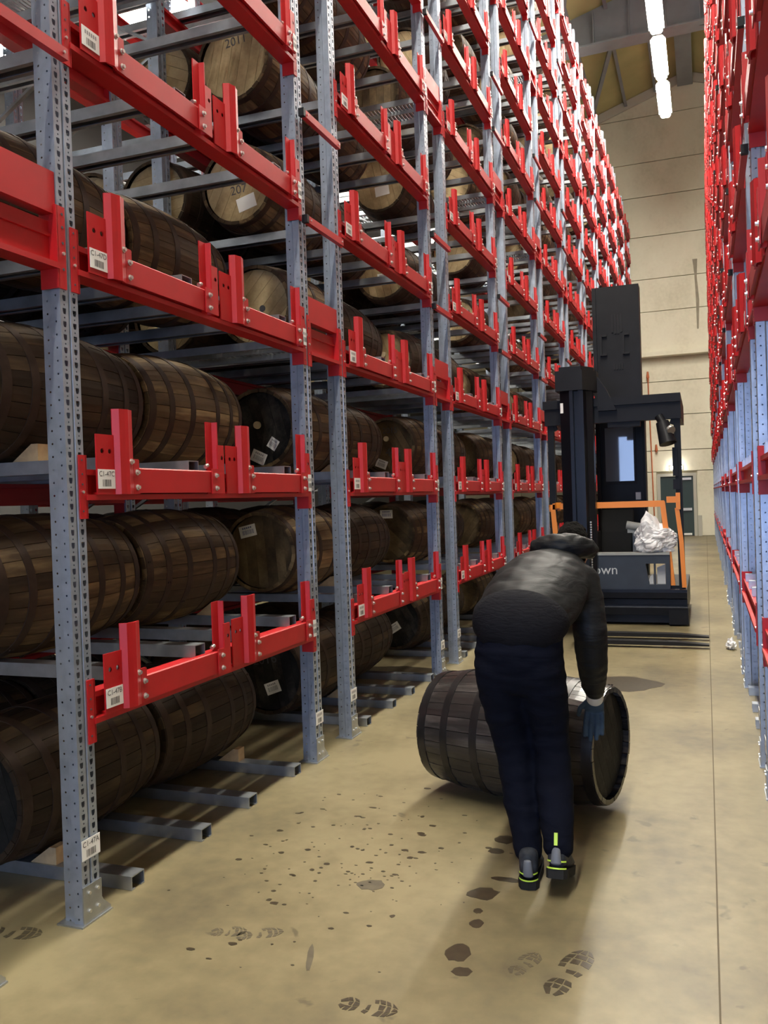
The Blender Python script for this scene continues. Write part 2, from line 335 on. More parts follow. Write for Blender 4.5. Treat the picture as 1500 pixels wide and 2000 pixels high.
for x0, x1 in ((-8, -.3), (-.3, 7)):
    q = MB(); q.prism([(x0, roof_z(x0)-.32), (x1, roof_z(x1)-.32), (x1, roof_z(x1)-.02), (x0, roof_z(x0)-.02)], 'y', WALL_Y-.26, WALL_Y-.165); obj('wall_plate', q.mesh('wall_plate', 'white_wall'), wall_end)
q = MB(); q.prism([(-.22, 9.62), (-.06, 9.62), (-.09, 9.0), (-.03, 8.2), (-.07, 7.2), (-.13, 7.2), (-.14, 8.3), (-.17, 9.1)], 'y', WALL_Y-.1612, WALL_Y-.159); obj('water_streak', q.mesh('water_streak', 'streak'), wall_end)

# floor stains: boot prints and damp spots
def blob_poly(rx, ry, n=14, jag=0.18, sd=0):
    rd = random.Random(sd)
    return [(rx*math.cos(2*math.pi*i/n)*(1+rd.uniform(-jag, jag)), ry*math.sin(2*math.pi*i/n)*(1+rd.uniform(-jag, jag))) for i in range(n)]
def decal(name, polys, mat, loc, rz):
    b = MB()
    for p in polys: b.prism(p, 'z', -0.0008, 0.0009)
    return obj(name, b.mesh(name, mat), floor, (loc[0], loc[1], 0.0), (0, 0, rz))
def boot_polys(l=0.29, wd=0.10, sd=1):
    out = []; n = 9; rd = random.Random(sd)
    def hw(t):
        if t < 0.38: return wd*0.40*math.sqrt(max(0.05, 1-((t-0.19)/0.2)**2))
        return wd*0.5*math.sqrt(max(0.05, 1-((t-0.69)/0.33)**2))
    for i in range(n):
        t0 = (i+rd.uniform(.02, .12))/n; t1 = (i+rd.uniform(.72, .95))/n
        if 0.33 < t0 < 0.42: continue
        cols = [-1, rd.uniform(-.5, -.2), rd.uniform(.2, .5), 1]
        for j in range(3):
            if rd.random() < .12: continue
            c0, c1 = cols[j]+.05, cols[j+1]-.05; bow = .010
            P = lambda c, t: (c*hw(t)+rd.uniform(-.002, .002), (t-.5)*l-bow*c*c+rd.uniform(-.003, .003))
            out.append([P(c0, t0), P(c1, t0), P(c1, t1), P(c0, t1)])
    return out
decal('boot_print', boot_polys(0.19, 0.095), 'stain', (-1.04, 2.53), R(-88))
decal('boot_print', boot_polys(0.31, 0.11), 'stain', (-0.47, 2.92), R(-14))
decal('boot_print', boot_polys(0.24, 0.10), 'stain_pale', (-2.52, 2.585), R(-80))
decal('boot_print', boot_polys(0.17, 0.08), 'stain_pale', (-1.60, 2.85), R(-60))
decal('boot_print', boot_polys(0.13, 0.08), 'stain_pale', (-1.72, 2.83), R(-70))
decal('boot_print', boot_polys(0.16, 0.08), 'stain_pale', (-0.62, 2.93), R(-20))
for i, (x, y, rx, ry, rz, mt) in enumerate([(-.86, 2.93, .042, .062, 0, 'stain'), (-.815, 2.813, .035, .03, 0, 'stain'), (-.885, 3.40, .062, .055, .5, 'stain'),
        (-.825, 3.552, .062, .022, 0, 'stain'), (-1.35, 3.35, .06, .05, 0, 'stain_pale'), (-2.75, 7.6, .55, .28, 0, 'stain'), (-.68, 7.5, .30, .28, .2, 'stain'),
        (-.92, 3.97, .05, .05, 0, 'stain'), (-.93, 3.83, .04, .03, 0, 'stain'), 
        (-1.35, 2.75, .012, .09, .35, 'stain_pale'), (.10, 2.6, .10, .14, 0, 'stain_pale'), (-.85, 3.15, .025, .035, 0, 'stain'), (-.87, 3.25, .02, .02, 0, 'stain')]):
    decal('damp_stain', [blob_poly(rx, ry, 16, 0.16, i)], mt, (x, y), rz)
rd = random.Random(3); pl = []
for i in range(170):
    x = rd.gauss(-1.55, 0.28); y = rd.gauss(3.6, 0.42); r = rd.choice((.003, .004, .005, .006, .008, .012))
    if x < -2.2 or y < 2.6: continue
    pl.append([(x+p, y+q) for p, q in blob_poly(r*rd.uniform(.8, 1.9), r, 8, 0.25, i)])
tag(decal('drip_spots', pl, 'stain', (0, 0), 0), kind='stuff')

# ------------------------------------------------------------------ racks
PITCH, RACK_H, NLEV = 0.881, 11.15, 13
LX, RX, Y0 = -2.285, 0.262, 2.70
def cellface(b, P, U, V, w, h, hole, mi=0):
    """rectangle w x h at P with an 8-point hole (list of 8 (u,v), ccw from lower-left)"""
    out = [(0, 0), (w/2, 0), (w, 0), (w, h/2), (w, h), (w/2, h), (0, h), (0, h/2)]
    vs = [P+U*u+V*v for u, v in out+hole]
    b.add(vs, [(i, (i+1) % 8, (i+1) % 8+8, i+8) for i in range(8)], mi)
def hole8(cu, cv, r):
    return [(cu+r*math.cos(a), cv+r*math.sin(a)) for a in [R(225+45*i) for i in range(8)]]
def slot8(cu, cv, wb, wt, hh):
    return [(cu-wb, cv-hh), (cu, cv-hh), (cu+wb, cv-hh), (cu+wt, cv), (cu+wt, cv+hh), (cu, cv+hh), (cu-wt, cv+hh), (cu-wt, cv)]
def upright_mb(holes=True):
    b = MB(); Z = Vector((0, 0, 1)); H = RACK_H; n = int(H/0.05)
    Yv = Vector((0, 1, 0)); Xm = Vector((-1, 0, 0)); p = H/n
    for i in range(n):
        z = i*p
        for y in (0.0, 0.056):
            cellface(b, Vector((0, y, z)), Yv, Z, 0.044, p*.64, slot8(0.022, p*.32, .0055, .0095, .011))
            cellface(b, Vector((0, y, z+p*.64)), Yv, Z, 0.044, p*.36, hole8(0.022, p*.18, .0035))
        for y in (0.0, 0.10):
            cellface(b, Vector((0, y, z)), Xm, Z, 0.042, p, hole8(0.021, p*.5, .0042))
        for y in (0.012, 0.088):
            cellface(b, Vector((-.050, y, z)), Xm, Z, 0.045, p, hole8(0.022, p*.2, .0042))
    def q(x0, y0, x1, y1): b.add([(x0, y0, 0), (x1, y1, 0), (x1, y1, H), (x0, y0, H)], [(0, 1, 2, 3)])
    q(0, .044, -.010, .047); q(-.010, .047, -.010, .053); q(-.010, .053, 0, .056)
    q(-.042, 0, -.050, .012); q(-.042, .10, -.050, .088); q(-.095, .012, -.095, .03); q(-.095, .088, -.095, .07)
    return b
def base_mb():
    b = MB()
    b.prism([(-.004, 0), (.155, 0), (.155, .02), (.112, .06), (.104, .075), (.104, .15), (-.004, .15)], 'x', .001, .007)
    b.box(-.11, .012, -.02, .16, 0, .007)
    for y, z in ((.03, .05), (.08, .05), (.03, .12), (.08, .12)): b.cyl((.007, y, z), (.013, y, z), .007, 8, 1)
    b.cyl((-.05, .13, .007), (-.05, .13, .03), .01, 8, 1)
    return b
def rail_mb(length):
    b = MB(); w, h, t = .088, .058, .004
    b.box(-length, 0, -w/2, w/2, h-t, h); b.box(-length, 0, -w/2, -w/2+t, 0, h-t); b.box(-length, 0, w/2-t, w/2, 0, h-t)
    b.box(-length, 0, -w/2+t, -w/2+.024, 0, t); b.box(-length, 0, w/2-.024, w/2-t, 0, t)
    return b
def beam_mb():
    b = MB()   # I section, set back behind the cover plates
    b.box(-.075, -.004, .10, 2.14, -.022, 0.0); b.box(-.05, -.028, .10, 2.14, -.10, -.02); b.box(-.078, .012, .10, 2.14, -.122, -.10)
    return b
def conn_mb(y, s):
    """angle connector on a post; y = bay-side face of the post, s = direction into the post"""
    b = MB()
    b.box(.001, .007, y-s*.004, y+s*.036, -.195, .055); b.box(-.07, .007, y-s*.008, y-s*.001, -.195, .055)
    for z in (.035, -.02, -.06, -.165): b.cyl((.007, y+s*.02, z), (.0085, y+s*.02, z), .0045, 6, 2)
    b.cyl((.007, y+s*.02, -.09), (.013, y+s*.02, -.09), .006, 8, 1)
    return b
def bolts(b, pts, x):
    for y, z in pts: b.cyl((x, y, z), (x+.004, y, z), .0125, 10, 1); b.cyl((x+.004, y, z), (x+.013, y, z), .0085, 6, 1)
def plate_holes(b, y0, y1, z0, z1, x0, x1, hs):
    """flat plate with one or two round holes at height hz"""
    zc = .075; hw = (y1-y0)/len(hs)
    U = Vector((0, 1, 0)); V = Vector((0, 0, 1))
    for x in (x0, x1):
        b.add([(x, y0, z0), (x, y1, z0), (x, y1, zc-.022), (x, y0, zc-.022)], [(0, 1, 2, 3)])
        b.add([(x, y0, zc+.022), (x, y1, zc+.022), (x, y1, z1), (x, y0, z1)], [(0, 1, 2, 3)])
        for i in range(len(hs)): cellface(b, Vector((x, y0+i*hw, zc-.022)), U, V, hw, .044, hole8(hs[i], .022, .0105))
    for (a, c) in (((y0, z0), (y1, z0)), ((y0, z1), (y1, z1)), ((y0, z0), (y0, z1)), ((y1, z0), (y1, z1))):
        b.add([(x0, a[0], a[1]), (x1, a[0], a[1]), (x1, c[0], c[1]), (x0, c[0], c[1])], [(0, 1, 2, 3)])
def br1_mb(y=0.155):
    b = MB()
    plate_holes(b, y, y+.110, -.10, .142, .012, .018, (.035, .028))
    # upstand: folded hat section
    b.prism([(.012, y+.11), (.040, y+.122), (.046, y+.150), (.052, y+.165), (.046, y+.180), (.040, y+.206), (.034, y+.206), (.038, y+.17), (.034, y+.128), (.006, y+.114)], 'z', -.10, .250)
    b.prism([(y+.206, -.10), (y+.245, -.10), (y+.245, .042), (y+.240, .047), (y+.206, .047)], 'x', .034, .041)
    bolts(b, ((y+.228, -.009), (y+.228, -.072)), .041); bolts(b, ((y+.188, .035),), .043)
    b.box(-.03, .014, y+.02, y+.2, -.10, -.09)
    return b
def br2_mb(y=0.985):
    b = MB()
    b.prism([(.036, y+.057), (.010, y+.052), (.010, y), (.004, y), (.004, y+.058), (.036, y+.064)], 'z', -.10, .250)
    plate_holes(b, y+.052, y+.110, -.10, .138, .034, .041, (.036,))
    b.prism([(y-.005, -.10), (y+.052, -.10), (y+.052, .02), (y-.005, .02)], 'x', .036, .041)
    bolts(b, ((y+.030, -.012), (y+.030, -.074)), .041); b.cyl((.012, y+.002, .038), (.012, y-.02, .03), .011, 8, 1)
    return b
def cover_mb(y=0.375, y2=0.99):
    b = MB(); b.prism([(.0, .011), (.0, -.095), (.006, -.095), (.006, -.088), (.026, -.088), (.026, -.095), (.033, -.095), (.033, .006), (.028, .011)], 'y', y, y2)
    return b
def stopbar_mb(k3):
    """gap fittings before a bay: kick plate and beam on walkway levels"""
    b = MB(); y0, y1 = -.455, -.004
    b.box(-.012, -.004, y0, y1, .09, .245); b.box(-.06, -.004, y0, y1, .085, .092)
    b.box(-.05, -.03, y0, y1, -.10, .06); b.box(-.075, .010, y0, y1, -.122, -.10); b.box(-.06, -.02, y0, y1, .0, .012)
    for s, y in ((1, -.002), (-1, -.458)):
        b.box(.001, .007, y-s*.006, y+s*.036, -.195, .12); b.box(-.075, .007, y-s*.012, y-s*.004, -.195, .12)
        for z in (.09, .04, -.02, -.12): b.cyl((.007, y+s*.02, z), (.0085, y+s*.02, z), .006, 6, 2)
        b.cyl((.007, y+s*.02, -.06), (.013, y+s*.02, -.06), .007, 8, 1)
    return b
def guard_mb():
    b = MB(); b.box(.012, .044, -.50, .045, -.022, .022); b.box(.010, .046, -.53, -.50, -.024, .024, 1)
    b.cyl((.044, .02, 0), (.05, .02, 0), .006, 8, 2); b.cyl((.044, -.47, 0), (.05, -.47, 0), .006, 8, 2)
    return b
def grating_mb(length=2.7):
    b = MB(); n = int(length/.035)
    b.box(-length, 0, -.44, -.425, -.05, 0); b.box(-length, 0, -.035, -.02, -.05, 0); b.box(-length, 0, -.235, -.225, -.04, 0)
    for i in range(n): b.box(-.035*i-.018, -.035*i, -.425, -.035, -.012, -.002)
    return b
def tag_mb(text, wy=.106, hz=.078, seed=0):
    b = MB(); b.box(0, .0018, -wy/2, wy/2, -hz/2, hz/2)
    rd = random.Random(seed); y = -.027
    while y < .027:
        wd = rd.choice((.0016, .0026, .004)); b.add([(.0022, y, -.03), (.0022, y+wd, -.03), (.0022, y+wd, -.002), (.0022, y, -.002)], [(0, 1, 2, 3)], 1); y += wd+rd.choice((.0018, .003))
    if text:
        vs, fs = text_polys(text, .030); b.add([(.0022, u, v+.020) for u, v in vs], fs, 1)
    else:
        for i in range(6): b.add([(.0022, -.036+i*.0125, .011), (.0022, -.028+i*.0125, .011), (.0022, -.028+i*.0125, .027), (.0022, -.036+i*.0125, .027)], [(0, 1, 2, 3)], 2)
    return b
SIDE = {}
for side in ('L', 'R'):
    f = (lambda m: m) if side == 'L' else (lambda m: m.mirror_x())
    D = {}
    D['upright'] = f(upright_mb()).mesh('upright', 'galv'); D['base'] = f(base_mb()).mesh('base_plate', ['galv_dull', 'zinc'])
    D['rail'] = f(rail_mb(2.85)).mesh('rail', 'galv_dull'); D['rail_far'] = f(rail_mb(2.2)).mesh('rail', 'galv_dull')
    D['beam'] = f(beam_mb()).mesh('beam', 'red')
    D['conn_a'] = f(conn_mb(.10, -1)).mesh('beam_connector', ['red', 'zinc', 'ink']); D['conn_b'] = f(conn_mb(2.14, 1)).mesh('beam_connector', ['red', 'zinc', 'ink'])
    D['br1'] = f(br1_mb()).mesh('stop_bracket', ['red', 'zinc']); D['br2'] = f(br2_mb()).mesh('stop_bracket', ['red', 'zinc'])
    D['cover'] = f(cover_mb()).mesh('cover_plate', 'red')
    D['kick'] = f(stopbar_mb(0)).mesh('kick_plate', ['red', 'zinc', 'ink']); D['guard'] = f(guard_mb()).mesh('guard_bar', ['red', 'black', 'zinc'])
    D['grating'] = f(grating_mb()).mesh('walkway_grating', 'galv_dull')
    D['tag'] = f(tag_mb('')).mesh('location_tag', ['tag', 'ink', 'ink_grey']); D['tag_n'] = f(tag_mb('', .04, .10)).mesh('location_tag', ['tag', 'ink', 'ink_grey'])
    # a whole shelf front in one piece for the bays too far off to tell the pieces apart
    a = MB()
    for m in (beam_mb(), conn_mb(.10, -1), conn_mb(2.14, 1), cover_mb(), br1_mb(), br2_mb()): a.add(m.v, m.f)
    for m in (cover_mb(), br1_mb(), br2_mb()): a.add([(x, y+1.0, z) for x, y, z in m.v], m.f)
    D['front'] = f(a).mesh('shelf_front', 'red')
    q = MB()
    for i in range(14):
        z0 = .3+i*.78; q.bar((-1.38, .05, z0), (-2.62, .05, z0+.72), .03, .02) if i % 2 == 0 else q.bar((-2.62, .05, z0), (-1.38, .05, z0+.72), .03, .02)
    D['brace'] = f(q).mesh('frame_brace', 'galv_dull')
    SIDE[side] = D
TXT = {k: tag_mb('C1-47'+'ABCD'[k], seed=k).mesh('location_tag', ['tag', 'ink', 'ink_grey']) for k in range(4)}
BAYY = [0.63, 1.63]

def make_bay(side, i):
    D = SIDE[side]; s = 1 if side == 'L' else -1
    root = empty('barrel_rack', (LX if side == 'L' else RX, Y0+2.7*i, 0))
    near = i < 5
    if side == 'L':
        lab = ['tall red and galvanised barrel rack bay nearest the camera, tags C1-47'][0] if i == 0 else 'red and galvanised barrel rack bay, %s from the camera on the left' % ORD[i]
    else: lab = 'red and galvanised barrel rack bay, %s from the camera on the right' % ORD[i]
    if i < 0: lab = 'empty barrel rack bay at the left edge, before the C1-47 bay'
    tag(root, lab, 'rack', 'left rack bays' if side == 'L' else 'right rack bays')
    rows = [0.0]
    if side == 'L': rows += [-1.335, -2.66] if i < 3 else ([-1.335] if i < 5 else [])
    for x in rows:
        for yy in (0.0, 2.14):
            u = obj('upright', D['upright'], root, (x, yy, 0))
            if x == 0 and near:
                obj('base_plate', D['base'], u)
                me = TXT[0] if (side == 'L' and i == 0 and yy == 0) else D['tag']
                obj('location_tag', me, u, (s*.004, .052, .29 if yy == 0 else .27))
    if len(rows) > 2:
        for yy in (0.0, 2.14): obj('frame_brace', D['brace'], root, (0, yy, 0))
    for k in range(NLEV):
        z = k*PITCH
        if side == 'L' or i < 4:
            for ly in BAYY:
                for d in (-.27, .27): obj('rail', D['rail'] if i < 4 else D['rail_far'], root, (s*(-.012), ly+d, z+.001))
        if k == 0: continue
        if near:
            bm = obj('beam', D['beam'], root, (0, 0, z)); obj('beam_connector', D['conn_a'], bm); obj('beam_connector', D['conn_b'], bm)
            for n, dy in enumerate((0.0, 1.0) if (side == 'L' or k > 2) else ()):
                obj('cover_plate', D['cover'], root, (0, dy, z))
                b1 = obj('stop_bracket', D['br1'], root, (0, dy, z)); b2 = obj('stop_bracket', D['br2'], root, (0, dy, z))
                if n == 0: obj('location_tag', TXT[k] if (side == 'L' and i == 0 and k < 4) else D['tag'], b1, (s*.0185, .212, -.038))
                else: obj('location_tag', D['tag_n'], b2, (s*.042, 1.085, -.04))
        else: obj('shelf_front', D['front'] if (side == 'L' or k > 2) else D['beam'], root, (0, 0, z))
        for x in rows[1:]:
            bm = obj('beam', D['beam'], root, (x-.02, 0, z)); obj('beam_connector', D['conn_a'], bm); obj('beam_connector', D['conn_b'], bm)
    for k in (3, 6, 9, 12):
        z = k*PITCH
        obj('kick_plate', D['kick'], root, (0, 0, z))
        if k < 12:
            for dz in (.70, 1.35): obj('guard_bar', D['guard'], root, (0, 0, z+dz))
        if i < 5: obj('walkway_grating', D['grating'], root, (-.10*s, 0, z))
    return root
for i in range(-1, 11): make_bay('L', i)
for i in range(11): make_bay('R', i)

# ------------------------------------------------------------------ barrels
HL, RB, RE, NST = 0.485, 0.333, 0.287, 28
def rad(y): return RE+(RB-RE)*(1-(y/HL)**2)
def stave_mb(a0, a1, nseg=8, t=.024):
    b = MB(); ys = [-HL+2*HL*j/nseg for j in range(nseg+1)]; am = (a0+a1)/2; vs = []
    for y in ys:
        r = rad(y); c = 0.0012
        for a, rr in ((a0, r-t), (a0, r-c), (am, r), (a1, r-c), (a1, r-t)): vs.append((rr*math.sin(a), y, rr*math.cos(a)))
    fs = []
    for j in range(nseg):
        for q in range(4): p = j*5+q; fs.append((p, p+5, p+6, p+1))
    fs += [(0, 1, 2, 3, 4), tuple(nseg*5+4-q for q in range(5))]
    b.add(vs, fs); return b
GAP = 0.0045
def full_body():
    b = MB()
    for i in range(NST):
        a = 2*math.pi*i/NST; m = stave_mb(a-math.pi/NST+GAP, a+math.pi/NST-GAP, 6); b.add(m.v, m.f)
    return b
HOOPS = [(-.455, .046), (-.310, .042), (-.130, .044), (.130, .044), (.310, .042), (.455, .046)]
def hoop_mb(yc, wd, n=40):
    b = MB(); y0, y1 = yc-wd/2, yc+wd/2; e = .0026
    b.lathe_y([(y0, rad(y0)+e), (y1, rad(y1)+e)], n); b.lathe_y([(y0, rad(y0)-.002), (y0, rad(y0)+e)], n); b.lathe_y([(y1, rad(y1)+e), (y1, rad(y1)-.002)], n)
    for s in (-1, 1): b.cyl((.0, yc+s*.008, rad(yc)+.002), (0, yc+s*.008, rad(yc)+.008), .006, 6)
    return b
RH = 0.262
def board_mb(x0, x1, sgn, n=8):
    """one head board between chords x0..x1, at y = sgn*(HL-.03)"""
    b = MB(); g = .0010; x0 += g; x1 -= g; ya = sgn*(HL-.032); yb = sgn*(HL-.050)
    xs_ = [x0+(x1-x0)*i/n for i in range(n+1)]
    top = [(x, math.sqrt(max(0, RH*RH-x*x))) for x in xs_]; poly = top+[(x, -z) for x, z in reversed(top)]
    poly = [p for i, p in enumerate(poly) if i == 0 or (abs(p[0]-poly[i-1][0])+abs(p[1]-poly[i-1][1])) > 1e-5]
    b.prism(poly, 'y', ya, yb); return b
CH = [-RH, -.19, -.115, -.038, .040, .118, .192, RH]
ST_ME = {m: stave_mb(-math.pi/NST+GAP, math.pi/NST-GAP).mesh('stave', m) for m in ('oak', 'oak_pale', 'oak_dark', 'oak_wet')}
HP_ME = {(m, j): hoop_mb(*HOOPS[j]).mesh('hoop', m) for m in ('hoop', 'hoop_dark') for j in range(6)}
BD_ME = {(m, j, s): board_mb(CH[j], CH[j+1], s).mesh('head_board', m) for m in ('head_tan', 'head_brown', 'head_black') for j in range(7) for s in (-1, 1)}
fb = full_body(); BODY_ME = {m: fb.mesh('body', m) for m in ('oak', 'oak_pale', 'oak_dark')}
ah = MB()
for h in HOOPS: m_ = hoop_mb(*h, n=28); ah.add(m_.v, m_.f, 0, True)
ALLH = ah.mesh('hoops', 'hoop')
HEAD_ME = {}
for m in ('head_tan', 'head_brown', 'head_black'):
    for s in (-1, 1):
        a = MB()
        for j in range(7): q = board_mb(CH[j], CH[j+1], s, 4); a.add(q.v, q.f)
        HEAD_ME[(m, s)] = a.mesh('head', m)
bung = MB(); bung.cyl((0, 0, 0), (0, -.022, 0), .028, 16, r2=.026); BUNG = bung.mesh('bung', 'cork')
def sticker_mb(wd, ht, ink='ink'):
    b = MB(); b.box(-wd/2, wd/2, -.0012, 0, -ht/2, ht/2)
    rd = random.Random(int(wd*1000)); x = -wd*.33
    while x < wd*.33:
        t = rd.choice((.002, .003, .005)); b.add([(x, -.0016, -ht*.28), (x+t, -.0016, -ht*.28), (x+t, -.0016, ht*.10), (x, -.0016, ht*.10)], [(0, 1, 2, 3)], 1); x += t+rd.choice((.002, .004))
    for i in range(5): b.add([(-wd*.3+i*wd*.12, -.0016, ht*.2), (-wd*.22+i*wd*.12, -.0016, ht*.2), (-wd*.22+i*wd*.12, -.0016, ht*.36), (-wd*.3+i*wd*.12, -.0016, ht*.36)], [(0, 1, 2, 3)], 1)
    return b.mesh('paper_label', ['tag', ink])
STK = {'w': sticker_mb(.12, .085, 'ink_grey'), 'b': sticker_mb(.135, .085, 'ink_blue'), 'p': sticker_mb(.15, .10, 'tag'), 's': sticker_mb(.075, .08, 'ink_grey')}
def stencil(body, size):
    b = MB(); vs, fs = text_polys(body, size); b.add([(u, 0, v) for u, v in vs], fs); return b.mesh('stencil_number', 'ink')
FY = -HL+.032-.0012
def barrel(loc, label, group, body='oak', head='head_brown', detail=False, extras=(), rz=0.0, hoop='hoop', spin=None):
    root = empty('oak_barrel', (loc[0], loc[1], loc[2]-RB), rz); tag(root, label, 'barrel', group)
    sp = random.uniform(0, 6.28) if spin is None else spin; c = (0, 0, RB)
    if detail:
        for i in range(NST):
            a = sp+2*math.pi*i/NST; dr = random.uniform(-.0012, .0012)
            obj('stave', ST_ME[body], root, (math.sin(a)*dr, random.uniform(-.002, .002), RB+math.cos(a)*dr), (0, a, 0))
        for j in range(6): obj('hoop', HP_ME[(hoop, j)], root, c, (0, sp+j*.4, 0))
        tl = random.uniform(-.9, .9)
        for s in (-1, 1):
            for j in range(7): obj('head_board', BD_ME[(head, j, s)], root, c, (0, tl, 0))
    else:
        obj('body', BODY_ME[body], root, c, (0, sp, 0)); obj('hoops', ALLH, root, c, (0, sp, 0)); [obj('head', HEAD_ME[(head, s)], root, c, (0, sp*.5, 0)) for s in (-1, 1)]
    for e in extras:
        k, x, z = e[:3]
        if k == 'bung': obj('bung', BUNG, root, (x, FY+.004, RB+z))
        elif k == 'hole': q = MB(); q.cyl((0, 0, 0), (0, -.001, 0), .024, 14); obj('bung_hole', q.mesh('bung_hole', 'ink'), root, (x, FY, RB+z))
        elif k == 'text': obj('stencil_number', stencil(e[3], e[4]), root, (x, FY-.0004, RB+z), (0, R(e[5]), 0))
        else: obj('paper_label', STK[k], root, (x, FY, RB+z), (0, R(e[3]), 0))
    return root
LEV = ['on the floor', 'on the first shelf', 'on the second shelf', 'on the third shelf']+['on the %s shelf up' % o for o in ORD[3:]]
BX = {0: -2.965, 1: -3.05, 2: -2.995, 3: -3.06}
SPEC = {  # (bay, level, lane): body, head, extras
    (0,0,0): ('oak_dark', 'head_black', ()), (0,0,1): ('oak_dark', 'head_brown', ()),
    (0,1,0): ('oak', 'head_black', ()), (0,1,1): ('oak', 'head_brown', ()),
    (0,2,0): ('oak_dark', 'head_black', ()), (0,2,1): ('oak_pale', 'head_brown', ()),
    (0,3,0): ('oak', 'head_black', ()), (0,3,1): ('oak', 'head_brown', ()),
    (1,0,0): ('oak_dark', 'head_black', (('text', -.03, .10, '2016', .10, -8), ('w', .03, -.10, -20))),
    (1,1,0): ('oak_pale', 'head_brown', (('b', -.10, .15, -12),)),
    (1,2,0): ('oak', 'head_black', (('bung', -.02, .03), ('s', .10, -.11, 35), ('w', -.02, -.20, 25))),
    (1,3,0): ('oak', 'head_tan', (('hole', .05, -.02),)),
    (1,4,0): ('oak', 'head_tan', (('s', .03, .06, 0), ('text', .0, -.03, '207', .09, -6), ('p', .06, -.13, -14))),
    (1,5,0): ('oak', 'head_tan', (('text', .02, .15, '2011', .09, -6),)),
    (2,0,0): ('oak_dark', 'head_black', (('w', .0, -.07, -32),)),
    (2,1,0): ('oak', 'head_brown', (('b', -.02, .20, 0),)),
    (2,2,0): ('oak', 'head_brown', (('bung', -.02, .08), ('text', .02, .16, '2015', .08, 0), ('text', .05, -.06, '442', .11, 0), ('w', -.08, -.17, 22))),
    (2,3,0): ('oak_dark', 'head_tan', (('bung', -.02, .05), ('text', .0, -.06, '2015', .10, 5))),
    (2,4,0): ('oak_dark', 'head_tan', (('w', .0, -.06, 0),)),
    (2,5,0): ('oak_dark', 'head_tan', (('p', .02, -.07, -6),)),
    (3,5,0): ('oak_dark', 'head_tan', ()), (3,4,0): ('oak_dark', 'head_tan', ()),
}
DETAIL = set(SPEC) | {(i, k, l) for i in (1, 2) for k in range(8) for l in (0, 1)}
for i in range(11):
    for k in range(NLEV):
        for lane in (0, 1):
            if i == 0 and k > 3: continue
            r = random.random(); r2 = random.random(); r3 = random.random()
            if i >= 2 and k >= 4 and r < .12 and (i, k, lane) not in SPEC: continue
            if i >= 8 and k <= 2 and False: continue
            body, head, ex = SPEC.get((i, k, lane), (('oak', 'oak_dark', 'oak')[int(r2*3)], ('head_brown', 'head_tan', 'head_brown')[int(r3*3)] if k < 4 else ('head_tan', 'head_brown')[int(r3*2)], ()))
            x = BX.get(k, -3.03) if i == 0 else (-3.03+(r2-.5)*.08 if (i, k, lane) not in SPEC else -2.99-.03*(k == 1))
            if (i, k) in ((1, 4), (1, 5)): x = -3.10
            lab = 'oak barrel %s of the %s left rack bay, %s lane' % (LEV[k], ORD[i], ('near', 'far')[lane])
            barrel((x, Y0+2.7*i+BAYY[lane]-(.02 if i == 0 and lane == 0 else 0)+random.uniform(-.006, .006), k*PITCH+.0605+rad(.27)+.001), lab, 'front row of barrels in the left rack', body, head, (i, k, lane) in DETAIL, ex)
# barrels further in, seen between the front ones
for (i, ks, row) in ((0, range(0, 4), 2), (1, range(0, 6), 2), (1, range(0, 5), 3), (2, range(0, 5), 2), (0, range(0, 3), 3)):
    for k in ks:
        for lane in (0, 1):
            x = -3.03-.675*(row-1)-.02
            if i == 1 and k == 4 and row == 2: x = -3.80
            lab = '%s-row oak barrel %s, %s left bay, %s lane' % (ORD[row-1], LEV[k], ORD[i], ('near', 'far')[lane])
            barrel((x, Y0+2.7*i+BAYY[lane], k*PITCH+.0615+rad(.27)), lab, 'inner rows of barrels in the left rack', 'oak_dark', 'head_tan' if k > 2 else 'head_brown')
# the barrel being rolled along the aisle
barrel((-0.945, 4.565, RB+.004), 'dark damp barrel being rolled on the floor by the worker', None, 'oak_wet', 'head_black', True, (), R(77), 'hoop_dark', 0.3)

# wedges that stop the barrels
cw = MB(); cw.prism([(-.085, 0), (.055, 0), (.055, .075), (.02, .075)], 'y', -.035, .035); CHK = cw.mesh('wooden_chock', 'chock')
WEDGE = [(0, 0, 0, -.27, -.30, 'at the foot of the nearest rack post'), (0, 0, 1, .27, -.33, 'under the far floor barrel of the nearest bay'), (1, 0, 0, .27, -.30, 'beside the floor barrel stencilled 2016'),
         (0, 2, 0, -.27, -.32, 'on the second shelf of the nearest bay'), (1, 1, 0, .27, -.25, 'under the second bay barrel with a blue label'), (2, 0, 0, .27, -.28, 'under a floor barrel of the third left bay'),
         (1, 2, 0, .27, -.28, 'on the second shelf of the second left bay'), (0, 1, 1, .27, -.28, 'on the first shelf of the nearest bay'), (2, 1, 0, .27, -.25, 'on the first shelf of the third left bay'), (2, 3, 0, .27, -.27, 'on the third shelf of the third left bay')]
for (i, k, lane, dy, dx, wh) in WEDGE:
    bx_ = (BX[k] if i == 0 else -2.99)
    o = obj('wooden_chock', CHK, None, (bx_-dx*.72, Y0+2.7*i+BAYY[lane]+dy, k*PITCH+.0595)); tag(o, 'small pale wooden wedge '+wh, 'wedge', 'wooden wedges holding the barrels')

